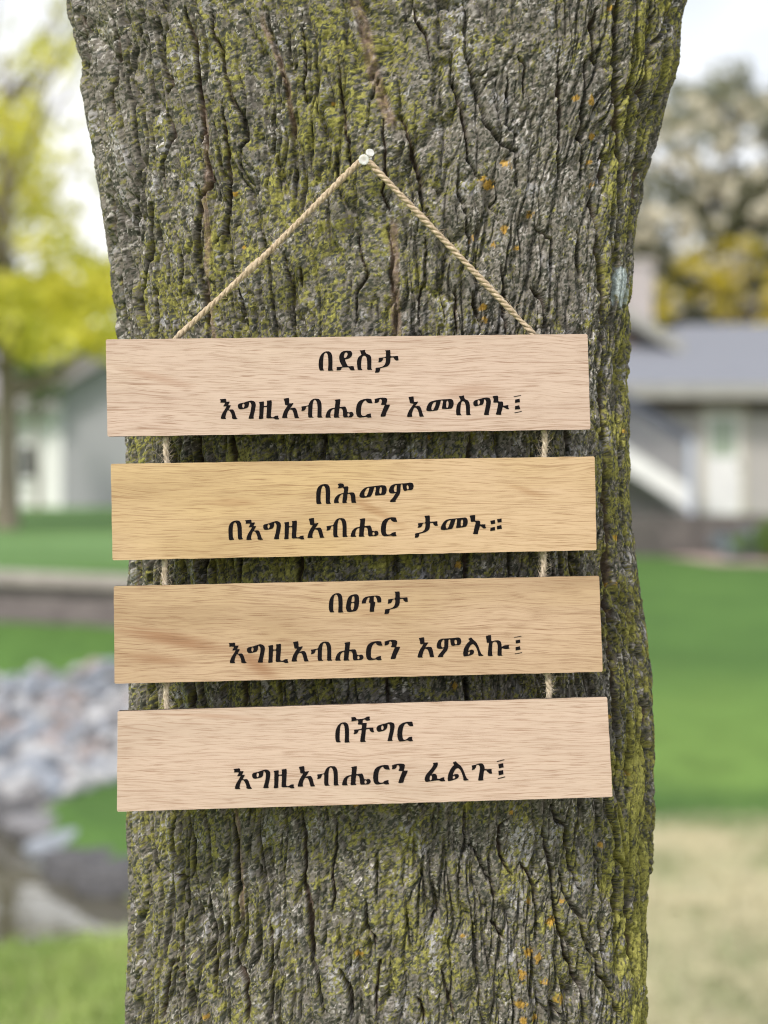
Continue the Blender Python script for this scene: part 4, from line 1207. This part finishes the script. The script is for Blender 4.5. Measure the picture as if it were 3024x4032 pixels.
TA = [[(1345, 95), (1395, 92), (1445, 88), (1450, 130), (1450, 210), (1525, 207), (1600, 200), (1600, 250), (1608, 285), (1560, 292), (1525, 265), (1510, 230), (1450, 235), (1450, 300), (1438, 350), (1410, 390), (1370, 412), (1310, 425), (1255, 436), (1250, 480), (1235, 515), (1200, 522), (1150, 525), (1165, 480), (1163, 432), (1260, 420), (1310, 400), (1345, 365), (1362, 310), (1363, 240), (1310, 242), (1300, 285), (1275, 315), (1215, 328), (1228, 280), (1222, 240), (1290, 232), (1363, 225), (1365, 150), (1362, 115)]]
o2, s2_ = (850, 1550), 4.608
W_I = [[(70, 100), (120, 97), (180, 90), (190, 110), (186, 145), (255, 142), (240, 170), (222, 210), (272, 208), (258, 240), (228, 290), (275, 285), (315, 288), (335, 320), (355, 380), (370, 430), (398, 455), (345, 465), (292, 452), (295, 410), (275, 350), (245, 305), (215, 300), (195, 340), (180, 390), (172, 435), (192, 460), (88, 460), (95, 410), (120, 350), (160, 290), (190, 240), (195, 228), (130, 232), (155, 195), (165, 165), (135, 162), (78, 165), (88, 130)]]
W_G = [[(400, 200), (425, 178), (500, 165), (570, 140), (640, 122), (690, 135), (718, 165), (724, 210), (715, 270), (700, 340), (682, 410), (690, 455), (590, 455), (600, 420), (625, 340), (640, 260), (645, 200), (630, 165), (605, 150), (600, 190), (595, 225), (570, 260), (510, 275), (450, 285), (415, 275), (400, 245)], [(495, 175), (520, 195), (518, 230), (500, 262), (480, 240), (478, 205)]]
W_Z = [[(780, 152), (830, 145), (870, 138), (873, 165), (868, 222), (925, 222), (930, 165), (922, 128), (970, 125), (1010, 118), (1015, 150), (1010, 260), (1000, 350), (997, 410), (1015, 428), (1045, 425), (1080, 400), (1135, 395), (1130, 430), (1150, 465), (1085, 468), (1050, 445), (915, 448), (918, 380), (925, 300), (927, 240), (868, 240), (865, 330), (858, 400), (862, 455), (775, 462), (788, 400), (790, 280), (795, 190)]]
W_A = [[(1228, 92), (1280, 82), (1325, 75), (1330, 120), (1330, 180), (1412, 168), (1390, 205), (1360, 250), (1340, 270), (1390, 255), (1440, 255), (1465, 290), (1480, 350), (1495, 410), (1515, 440), (1430, 445), (1420, 400), (1405, 340), (1385, 295), (1340, 285), (1315, 320), (1300, 360), (1290, 410), (1305, 440), (1200, 443), (1210, 390), (1235, 320), (1270, 260), (1305, 210), (1255, 208), (1248, 150)]]
o3 = (1180, 1550)
W_B = [[(28, 232), (90, 225), (158, 212), (175, 165), (205, 120), (250, 92), (300, 88), (350, 95), (380, 130), (395, 180), (398, 260), (396, 350), (397, 410), (420, 432), (320, 437), (322, 370), (325, 260), (318, 180), (300, 130), (275, 108), (250, 130), (235, 190), (230, 280), (225, 370), (230, 415), (258, 433), (160, 437), (150, 380), (155, 290), (155, 228), (118, 235), (108, 275), (85, 305), (28, 318), (40, 275)]]
W_H = [[(632, 115), (690, 103), (740, 98), (735, 150), (722, 242), (775, 235), (830, 232), (850, 270), (860, 330), (900, 340), (935, 328), (965, 340), (980, 372), (970, 405), (930, 430), (890, 428), (800, 433), (785, 400), (785, 330), (770, 275), (722, 260), (712, 340), (705, 410), (730, 433), (615, 437), (625, 370), (632, 270), (595, 285), (565, 320), (555, 370), (555, 410), (575, 435), (465, 436), (475, 380), (500, 320), (545, 275), (600, 258), (638, 255), (645, 190), (650, 140)], [(868, 358), (890, 352), (906, 375), (904, 400), (885, 416), (866, 404)]]
W_R = [[(1300, 95), (1310, 140), (1325, 175), (1250, 172), (1215, 150), (1200, 118), (1160, 140), (1130, 190), (1115, 250), (1110, 330), (1115, 380), (1140, 402), (1190, 402), (1225, 370), (1295, 355), (1290, 395), (1308, 432), (1240, 437), (1200, 420), (1140, 430), (1080, 435), (1045, 415), (1025, 370), (1020, 300), (1030, 220), (1055, 160), (1100, 120), (1165, 98), (1230, 88)]]
W_N = [[(1355, 100), (1420, 80), (1490, 70), (1560, 75), (1590, 95), (1585, 140), (1565, 200), (1640, 195), (1630, 230), (1600, 290), (1570, 350), (1555, 415), (1460, 418), (1485, 350), (1515, 270), (1540, 215), (1545, 205), (1470, 203), (1490, 160), (1490, 115), (1465, 95), (1445, 105), (1440, 140), (1410, 165), (1355, 172), (1365, 135)]]
word = [g(o2, s2_, x) for x in (W_I, W_G, W_Z, W_A)] + [g(o3, s2_, x) for x in (W_B, W_H, W_R)]
word_n = word + [g(o3, s2_, W_N)]
def simil(glyphs, a, b, A2, B2):
    """turn, scale and shift so that a->A2 and b->B2"""
    za, zb_, wa, wb = complex(*a), complex(*b), complex(*A2), complex(*B2)
    k = (wb - wa) / (zb_ - za)
    f = lambda p: ((lambda w: (w.real, w.imag))(wa + k * (complex(*p) - za)))
    return [[[f(p) for p in poly] for poly in gl] for gl in glyphs]
bl, brN, brR = (868.4, 1648.7), (1518.5, 1640), (1463.2, 1643.8)
o4, s4 = (1590, 1540), 3.456
L4 = [[[(62, 80), (105, 75), (132, 70), (135, 105), (138, 150), (200, 140), (180, 170), (150, 205), (210, 200), (232, 225), (250, 285), (262, 325), (278, 345), (212, 350), (208, 310), (190, 255), (165, 225), (140, 225), (125, 260), (108, 310), (118, 350), (40, 352), (50, 310), (75, 255), (115, 200), (135, 170), (82, 165), (75, 120)]],
      [[(305, 250), (315, 205), (340, 160), (375, 138), (440, 122), (520, 112), (580, 110), (640, 105), (668, 120), (680, 160), (672, 205), (655, 235), (610, 243), (555, 243), (515, 240), (525, 190), (535, 130), (505, 125), (495, 165), (480, 215), (460, 262), (400, 270), (345, 275), (310, 268)], [(425, 148), (440, 150), (425, 205), (400, 258), (380, 255), (372, 230), (385, 185), (405, 155)], [(590, 128), (605, 140), (610, 180), (600, 225), (580, 225), (575, 190), (578, 150)]],
      [[(745, 70), (785, 65), (820, 57), (820, 85), (835, 110), (870, 125), (890, 150), (900, 200), (900, 270), (902, 310), (918, 325), (848, 328), (848, 270), (842, 190), (825, 145), (800, 135), (780, 155), (772, 210), (768, 290), (775, 315), (792, 328), (715, 330), (710, 270), (718, 200), (740, 155), (772, 130), (765, 100)]],
      [[(945, 150), (965, 125), (1020, 110), (1080, 92), (1130, 85), (1170, 95), (1185, 130), (1180, 190), (1165, 260), (1155, 300), (1160, 325), (1088, 326), (1098, 280), (1115, 200), (1122, 150), (1110, 115), (1090, 110), (1090, 150), (1075, 185), (1020, 195), (970, 210), (945, 185)], [(1018, 118), (1038, 140), (1032, 175), (1012, 188), (1002, 160), (1005, 130)]],
      [[(1205, 70), (1250, 62), (1282, 60), (1285, 100), (1285, 140), (1345, 140), (1352, 165), (1350, 200), (1425, 188), (1420, 220), (1435, 245), (1400, 245), (1370, 225), (1345, 215), (1335, 260), (1322, 300), (1330, 322), (1250, 320), (1262, 280), (1275, 220), (1285, 165), (1270, 155), (1215, 158), (1225, 110)]],
      [[(1493, 72), (1592, 54), (1596, 62), (1500, 80)]], [[(1515, 115), (1575, 103), (1580, 150), (1513, 160)]], [[(1515, 203), (1570, 192), (1585, 245), (1513, 250)]], [[(1502, 292), (1604, 270), (1606, 278), (1510, 300)]]]
o5, s5 = (1230, 1890), 4.046
BE5 = [[(62, 370), (60, 280), (62, 200), (75, 140), (105, 95), (150, 70), (205, 62), (250, 72), (275, 110), (283, 170), (282, 270), (278, 345), (298, 378), (215, 383), (212, 300), (213, 190), (205, 120), (180, 90), (155, 105), (138, 160), (130, 250), (130, 340), (152, 378), (82, 386)]]
L5 = [BE5, [[(402, 62), (450, 52), (490, 58), (505, 80), (500, 105), (572, 97), (572, 150), (560, 205), (620, 195), (665, 200), (682, 240), (688, 310), (690, 340), (705, 363), (622, 365), (618, 320), (612, 250), (590, 220), (558, 220), (555, 290), (540, 345), (558, 362), (475, 370), (480, 310), (492, 220), (455, 232), (425, 275), (412, 330), (430, 362), (345, 370), (342, 330), (365, 275), (405, 235), (455, 215), (498, 205), (505, 160), (490, 118), (430, 130), (405, 128), (420, 98)]],
      [[(745, 255), (760, 205), (795, 155), (840, 120), (900, 105), (1000, 95), (1100, 82), (1150, 85), (1178, 105), (1185, 150), (1175, 205), (1150, 238), (1080, 242), (1000, 250), (995, 220), (1008, 170), (1015, 115), (985, 115), (975, 160), (955, 215), (930, 265), (880, 272), (820, 285), (770, 280)], [(900, 122), (908, 125), (895, 180), (870, 245), (850, 262), (830, 245), (828, 200), (855, 150), (880, 125)], [(1085, 110), (1105, 125), (1105, 170), (1095, 215), (1075, 220), (1065, 190), (1070, 140)]],
      [[(1215, 185), (1225, 130), (1255, 85), (1310, 62), (1400, 55), (1500, 50), (1560, 38), (1600, 50), (1615, 90), (1605, 140), (1580, 162), (1520, 160), (1470, 178), (1445, 150), (1437, 100), (1435, 68), (1408, 70), (1405, 130), (1400, 195), (1385, 235), (1350, 285), (1325, 325), (1328, 350), (1235, 352), (1240, 325), (1280, 285), (1320, 220), (1335, 205), (1290, 215), (1240, 212)], [(1325, 80), (1345, 80), (1340, 140), (1340, 190), (1310, 190), (1295, 150), (1305, 105)], [(1510, 75), (1530, 95), (1535, 140), (1515, 152), (1502, 125), (1500, 95)]]]
o6, s6 = (1620, 2010), 4.366
L6 = [[[(222, 92), (270, 87), (312, 82), (318, 130), (315, 195), (380, 190), (448, 182), (445, 220), (455, 262), (410, 265), (380, 245), (368, 212), (318, 215), (318, 270), (310, 315), (280, 350), (235, 375), (180, 390), (135, 400), (130, 440), (110, 465), (55, 470), (65, 430), (58, 395), (130, 382), (190, 365), (225, 330), (240, 280), (240, 215), (195, 222), (185, 260), (160, 290), (102, 300), (120, 260), (108, 220), (180, 212), (240, 208), (240, 140)]],
      [[(500, 310), (515, 260), (550, 200), (595, 160), (660, 145), (760, 135), (870, 125), (930, 118), (960, 140), (970, 190), (960, 245), (935, 280), (880, 290), (800, 300), (765, 300), (775, 250), (785, 150), (758, 152), (745, 200), (725, 260), (700, 315), (640, 325), (560, 338), (510, 332)], [(665, 165), (675, 170), (660, 220), (635, 290), (610, 315), (590, 290), (590, 240), (620, 185)], [(865, 155), (885, 165), (888, 210), (878, 265), (855, 272), (845, 235), (850, 180)]],
      [[(998, 88), (1050, 80), (1095, 75), (1095, 120), (1092, 175), (1165, 172), (1185, 195), (1178, 240), (1275, 235), (1268, 270), (1288, 300), (1240, 312), (1205, 280), (1180, 260), (1165, 310), (1145, 370), (1145, 408), (1055, 405), (1070, 360), (1085, 280), (1105, 210), (1090, 190), (1020, 198), (1015, 140)]],
      [[(1355, 178), (1435, 162), (1440, 225), (1368, 238)]], [[(1470, 150), (1550, 138), (1550, 200), (1482, 208)]], [[(1358, 298), (1432, 280), (1440, 340), (1355, 355)]], [[(1470, 265), (1545, 248), (1555, 315), (1470, 325)]]]
o7 = (1280, 2310)
L7 = [[[(400, 420), (402, 370), (415, 290), (440, 215), (480, 170), (540, 148), (610, 142), (640, 165), (652, 220), (655, 290), (645, 370), (625, 430), (595, 465), (530, 480), (470, 490), (425, 480)], [(540, 178), (560, 190), (565, 240), (562, 290), (505, 300), (510, 240), (522, 195)], [(500, 315), (558, 308), (560, 360), (545, 430), (520, 452), (500, 430), (492, 380)]],
      [[(700, 325), (710, 270), (735, 225), (780, 195), (850, 182), (930, 172), (1000, 168), (1050, 180), (1075, 215), (1082, 265), (1075, 300), (1002, 302), (1000, 260), (985, 215), (960, 185), (935, 190), (935, 290), (965, 292), (960, 340), (945, 400), (940, 450), (948, 480), (860, 485), (855, 470), (862, 400), (868, 310), (840, 305), (850, 250), (855, 205), (825, 210), (800, 245), (785, 290), (785, 318)]]]
o8, s8 = (1630, 2490), 3.770
L8 = [[[(70, 85), (115, 75), (150, 70), (155, 110), (155, 152), (215, 148), (195, 180), (165, 222), (215, 212), (262, 218), (278, 260), (290, 320), (302, 365), (235, 368), (225, 310), (205, 255), (165, 240), (145, 270), (130, 320), (122, 355), (132, 373), (50, 373), (62, 320), (90, 250), (130, 190), (140, 170), (92, 178), (88, 130)]],
      [[(335, 215), (340, 165), (365, 115), (410, 92), (500, 88), (600, 82), (655, 72), (690, 85), (703, 125), (695, 170), (665, 192), (620, 190), (580, 203), (550, 190), (540, 140), (538, 105), (512, 105), (510, 170), (508, 230), (490, 270), (455, 310), (430, 345), (438, 365), (350, 368), (365, 335), (410, 280), (445, 235), (400, 245), (350, 240)], [(430, 110), (450, 108), (450, 165), (448, 218), (415, 225), (402, 190), (405, 145)], [(610, 105), (635, 120), (640, 160), (625, 182), (605, 165), (598, 130)]],
      [[(805, 95), (850, 72), (880, 108), (925, 145), (955, 200), (975, 260), (1000, 320), (1040, 345), (955, 352), (950, 300), (930, 240), (905, 195), (875, 170), (840, 190), (815, 235), (805, 275), (850, 255), (885, 262), (893, 290), (880, 320), (840, 340), (790, 352), (735, 358), (728, 310), (740, 245), (770, 185), (805, 145), (830, 125), (815, 110)], [(800, 300), (820, 280), (832, 295), (825, 318), (805, 330)]],
      [[(1065, 52), (1110, 42), (1145, 37), (1145, 85), (1150, 135), (1200, 118), (1250, 115), (1285, 130), (1300, 175), (1300, 215), (1345, 190), (1415, 185), (1405, 215), (1420, 240), (1370, 248), (1330, 240), (1302, 232), (1302, 290), (1300, 330), (1320, 345), (1238, 348), (1240, 290), (1245, 200), (1230, 150), (1200, 132), (1165, 150), (1160, 230), (1158, 320), (1172, 350), (1095, 352), (1098, 290), (1105, 200), (1115, 155), (1080, 155), (1075, 110)]],
      [[(1483, 72), (1592, 50), (1597, 58), (1490, 80)]], [[(1508, 118), (1575, 105), (1578, 152), (1512, 165)]], [[(1508, 218), (1572, 205), (1582, 255), (1508, 268)]], [[(1495, 315), (1603, 293), (1605, 302), (1500, 323)]]]
o9 = (1300, 2810)
L9 = [[[(400, 68), (480, 60), (500, 85), (510, 105), (600, 100), (660, 90), (700, 58), (765, 52), (755, 90), (770, 125), (700, 138), (665, 112), (630, 118), (620, 180), (705, 175), (700, 220), (692, 275), (760, 268), (832, 265), (830, 310), (850, 352), (800, 358), (765, 330), (750, 292), (688, 298), (680, 380), (668, 480), (668, 515), (692, 540), (575, 548), (580, 480), (598, 380), (605, 310), (548, 318), (535, 355), (505, 385), (445, 395), (465, 350), (455, 305), (530, 300), (608, 290), (612, 210), (530, 210), (540, 160), (535, 125), (470, 138), (405, 150), (412, 110)]],
      [[(890, 270), (915, 230), (970, 208), (1050, 190), (1120, 165), (1180, 162), (1225, 185), (1240, 225), (1232, 290), (1215, 370), (1195, 450), (1190, 495), (1208, 522), (1098, 528), (1110, 480), (1130, 400), (1150, 300), (1150, 235), (1135, 200), (1105, 195), (1100, 240), (1085, 290), (1040, 325), (985, 340), (930, 352), (900, 330), (888, 300)], [(1000, 220), (1025, 245), (1025, 290), (1005, 315), (985, 300), (975, 260)]],
      [[(1475, 155), (1580, 150), (1585, 190), (1602, 238), (1540, 242), (1500, 220), (1480, 185), (1440, 195), (1410, 240), (1390, 320), (1385, 400), (1395, 470), (1420, 505), (1470, 490), (1510, 450), (1578, 438), (1575, 490), (1595, 525), (1525, 532), (1485, 510), (1400, 530), (1330, 535), (1305, 500), (1288, 430), (1290, 350), (1300, 280), (1330, 220), (1390, 175)]]]
o10 = (1650, 2970)
L10 = [[[(245, 155), (300, 150), (340, 145), (342, 185), (325, 230), (290, 280), (245, 340), (225, 365), (265, 352), (310, 360), (328, 395), (325, 440), (375, 445), (400, 425), (460, 412), (455, 450), (480, 485), (400, 492), (360, 470), (280, 478), (200, 490), (130, 502), (105, 480), (100, 440), (115, 390), (150, 340), (200, 285), (240, 230), (262, 185)], [(200, 390), (225, 380), (235, 420), (225, 465), (200, 475), (190, 440)]],
       [[(610, 150), (665, 122), (700, 165), (745, 195), (785, 245), (815, 310), (840, 380), (870, 440), (912, 468), (805, 480), (800, 420), (775, 340), (745, 280), (705, 245), (665, 265), (630, 320), (610, 375), (660, 355), (710, 358), (725, 385), (712, 425), (670, 450), (600, 475), (525, 490), (518, 440), (530, 360), (560, 285), (600, 225), (635, 195), (625, 175)], [(610, 405), (635, 385), (655, 405), (648, 435), (615, 445)]],
       [[(952, 200), (1020, 190), (1085, 165), (1140, 162), (1175, 190), (1190, 240), (1190, 268), (1250, 268), (1320, 265), (1315, 300), (1328, 350), (1280, 352), (1240, 320), (1220, 292), (1180, 290), (1170, 370), (1160, 440), (1175, 470), (1070, 480), (1078, 420), (1095, 330), (1105, 250), (1095, 205), (1070, 188), (1040, 195), (1030, 240), (1005, 275), (955, 290), (965, 245)]],
       [[(1408, 125), (1545, 90), (1552, 102), (1420, 138)]], [[(1438, 178), (1525, 160), (1535, 235), (1450, 255)]], [[(1438, 300), (1525, 285), (1532, 360), (1445, 382)]], [[(1425, 435), (1560, 400), (1562, 415), (1432, 450)]]]
be5 = g(o5, s5, BE5)
TEXT = [
    [[g(o1, s1_, x) for x in (BE, DE, SE, TA)], word_n + [g(o4, s4, x) for x in L4]],
    [[g(o5, s5, x) for x in L5], simil([be5], (1246, 1984), (1301.7, 1984), (902, 2126.3), (955.7, 2123.6)) + simil(word, bl, brR, (969, 2125), (1561.5, 2110.4)) + [g(o6, s6, x) for x in L6]],
    [[g(o1, s1_, BE, (195.16, 4635 + 10)), g(o1, s1_, TA, (195.16 - 15, 4635 + 2))] + [g(o7, s1_, x) for x in L7], simil(word_n, bl, brN, (904, 2610), (1558.6, 2594.3)) + [g(o8, s8, x) for x in L8]],
    [[g(o9, s1_, BE, (26, 0), (113, 1.04, 165))] + [g(o9, s1_, x) for x in L9], simil(word_n, bl, brN, (923.9, 3106), (1589.3, 3082.3)) + [g(o10, s2_, x) for x in L10]],
]


def chaikin(poly, r_=.18):
    out = []
    n = len(poly)
    for i in range(n):
        p = poly[i]; q = poly[(i + 1) % n]
        out.append((p[0] * (1 - r_) + q[0] * r_, p[1] * (1 - r_) + q[1] * r_))
        out.append((p[0] * r_ + q[0] * (1 - r_), p[1] * r_ + q[1] * (1 - r_)))
    return out

dg = bpy.context.evaluated_depsgraph_get()
for bi in range(4):
    bo, cen = boards[bi]
    for line in TEXT[bi]:
        acc_v, acc_f = [], []
        nv = 0
        for gl in line:
            cu = bpy.data.curves.new('letter', 'CURVE'); cu.dimensions = '2D'; cu.fill_mode = 'BOTH'; cu.extrude = .02
            for poly in gl:
                if len(poly) > 5: poly = chaikin(poly)
                s_ = cu.splines.new('POLY'); s_.points.add(len(poly) - 1)
                for k, (x, y) in enumerate(poly): s_.points[k].co = ((x - 1400) / 100, -(y - 2000) / 100, 0, 1)
                s_.use_cyclic_u = True
            co = bpy.data.objects.new('letter', cu); COL.objects.link(co)
            bpy.context.view_layer.update()
            dg = bpy.context.evaluated_depsgraph_get()
            tm_ = bpy.data.meshes.new_from_object(co.evaluated_get(dg))
            nn = len(tm_.vertices)
            v = np.empty(nn * 3, np.float32); tm_.vertices.foreach_get('co', v); v = v.reshape(-1, 3)
            for p in tm_.polygons: acc_f.append([i + nv for i in p.vertices])
            for q in v:
                w = P(q[0] * 100 + 1400, 2000 - q[1] * 100, BY[bi])
                w.y = BY[bi] - .00006 - (.00016 if q[2] > 0 else 0)
                acc_v.append(tuple(w - cen))
            nv += nn
            bpy.data.objects.remove(co); bpy.data.curves.remove(cu); bpy.data.meshes.remove(tm_)
        me = bpy.data.meshes.new('lettering')
        me.from_pydata(acc_v, [], acc_f); me.update()
        o = link('lettering', me, bo, [ink])

# ---- jute twine
jute = noisy('jute', (.34, .26, .18), (.56, .46, .345), 420, .85, .5, c3=(.68, .59, .46), bdist=.0006)
pale_jute = noisy('pale_jute', (.40, .325, .24), (.60, .52, .42), 420, .85, .5, c3=(.70, .64, .54), bdist=.0006)


def rope(name, path, rad, mat, parent, pitch=.016, fuzz=140, seed=1):
    """three strands laid round each other along a path, with loose fibres"""
    path = [Vector(p) for p in path]
    seg = [0]
    for a, b_ in zip(path, path[1:]): seg.append(seg[-1] + (b_ - a).length)
    Lt = seg[-1]
    n = max(10, int(Lt / .0011))
    pa = np.array([tuple(p) for p in path])
    tt_ = np.linspace(0, Lt, n)
    C_ = np.stack([np.interp(tt_, seg, pa[:, k]) for k in range(3)], 1)
    T = np.gradient(C_, axis=0); T /= np.linalg.norm(T, axis=1)[:, None]
    up = np.array([0., 1, 0])
    A_ = np.cross(T, up); A_ /= np.linalg.norm(A_, axis=1)[:, None]
    B2 = np.cross(A_, T)
    acc = Acc()
    r_ = np.random.default_rng(seed)
    wob = 1 + .10 * np.interp(tt_, np.linspace(0, Lt, 40), r_.normal(size=40))
    for k in range(3):
        ph = tt_ / pitch * 2 * np.pi + k * 2 * np.pi / 3 + .3 * np.interp(tt_, np.linspace(0, Lt, 14), r_.normal(size=14))
        c = C_ + (rad * .5 * wob)[:, None] * (np.cos(ph)[:, None] * A_ + np.sin(ph)[:, None] * B2)
        acc.add(*tube_np(c, rad * .60 * wob, 8))
    for k in range(fuzz):
        i = r_.integers(2, n - 2); a = r_.uniform(0, 6.28)
        nrm = np.cos(a) * A_[i] + np.sin(a) * B2[i]
        s0 = C_[i] + nrm * rad * .9; dirn = nrm * r_.uniform(.2, 1) + T[i] * r_.uniform(-1.4, 1.4)
        l_ = r_.exponential(.0028) + .001
        acc.add(*tube_np([s0, s0 + dirn * l_ * .5 + r_.normal(size=3) * .0004, s0 + dirn * l_ + r_.normal(size=3) * .001], [.00013, .0001, .00004], 4))
    me = acc.mesh(name); me.materials.append(mat)
    o = bpy.data.objects.new(name, me); COL.objects.link(o); child(o, parent)
    return o

YR = 1.1555
rope('twine', [P(640, 1400, 1.1565), P(700, 1325, 1.1545), P(1050, 1000, 1.153), P(1395, 655, 1.1515), P(1415, 638, 1.1525), P(1434, 630, 1.153), P(1455, 640, 1.1525), P(1475, 662, 1.1515), P(1800, 1000, 1.153), P(2095, 1310, 1.1545), P(2150, 1390, 1.1565)], .00225, jute, sign, seed=3, fuzz=260)
for (xa, ya, xb, yb, s) in ((652, 1690, 660, 1850, 4), (2140, 1680, 2142, 1830, 5), (650, 2180, 652, 2340, 6), (2138, 2150, 2135, 2300, 7), (655, 2660, 660, 2830, 8), (2152, 2630, 2162, 2790, 9)):
    bi = 0 if ya < 2000 else (1 if ya < 2500 else 2)
    ym = BY[bi] + TH_B + .0015
    rope('connecting_cord', [P(xa, ya, ym), P((xa + xb) / 2 + (5 if s % 2 else -4), (ya + yb) / 2, ym - .0004), P(xb, yb, ym)], .0021, pale_jute, sign, pitch=.019, fuzz=130, seed=s)

# ================================================================ PUSH PINS
clear, nt, b = new_mat('clear_plastic')
b.inputs['Base Color'].default_value = (.97, .985, 1, 1)
b.inputs['Transmission Weight'].default_value = .6
b.inputs['Roughness'].default_value = .06
b.inputs['IOR'].default_value = 1.49
steel, nt, b = new_mat('steel')
b.inputs['Base Color'].default_value = (.6, .6, .62, 1); b.inputs['Metallic'].default_value = 1; b.inputs['Roughness'].default_value = .25


def lathe(prof, n=28):
    V = []; Q = []
    for (r_, h) in prof:
        for k in range(n):
            a = 2 * math.pi * k / n; V.append((r_ * math.cos(a), r_ * math.sin(a), h))
    for i in range(len(prof) - 1):
        for k in range(n): Q.append((i * n + k, i * n + (k + 1) % n, (i + 1) * n + (k + 1) % n, (i + 1) * n + k))
    me = bpy.data.meshes.new('pin'); mesh_np(me, np.array(V), np.array(Q), True)
    return me


def push_pin(tip, head_dir, scale, label):
    root = empty('push_pin', tip)
    tag(root, label, 'push pin', 'clear push pins in the bark')
    k = .001 * scale
    prof = [(.01, 6.0), (2.9, 6.0), (3.05, 6.3), (3.0, 6.9), (2.3, 7.4), (1.7, 8.4), (1.55, 10.5), (1.75, 12.0), (2.5, 12.9), (3.6, 13.4), (3.95, 13.9), (3.9, 14.5), (3.4, 14.9), (2.6, 15.0), (1.6, 14.75), (.9, 14.6), (.01, 14.6)]
    q = Vector(head_dir).to_track_quat('Z', 'Y')
    o = link('grip', lathe([(r_ * k, (h - 6) * k) for r_, h in prof]), root, [clear]); o.rotation_mode = 'QUATERNION'; o.rotation_quaternion = q
    o = link('needle', lathe([(.01 * k, -9 * k), (.5 * k, -6 * k), (.55 * k, -.02 * k), (.01 * k, -.02 * k)], 10), root, [steel]); o.rotation_mode = 'QUATERNION'; o.rotation_quaternion = q
    return root
push_pin(P(1434, 634, 1.1545), (-.02, -1, -.10), 1.0, 'clear push pin holding the twine at its peak, the lower of the pair')
push_pin(P(1450, 622, 1.1570), (.22, -1, .38), .86, 'clear push pin tilted up and to the right just above the twine')
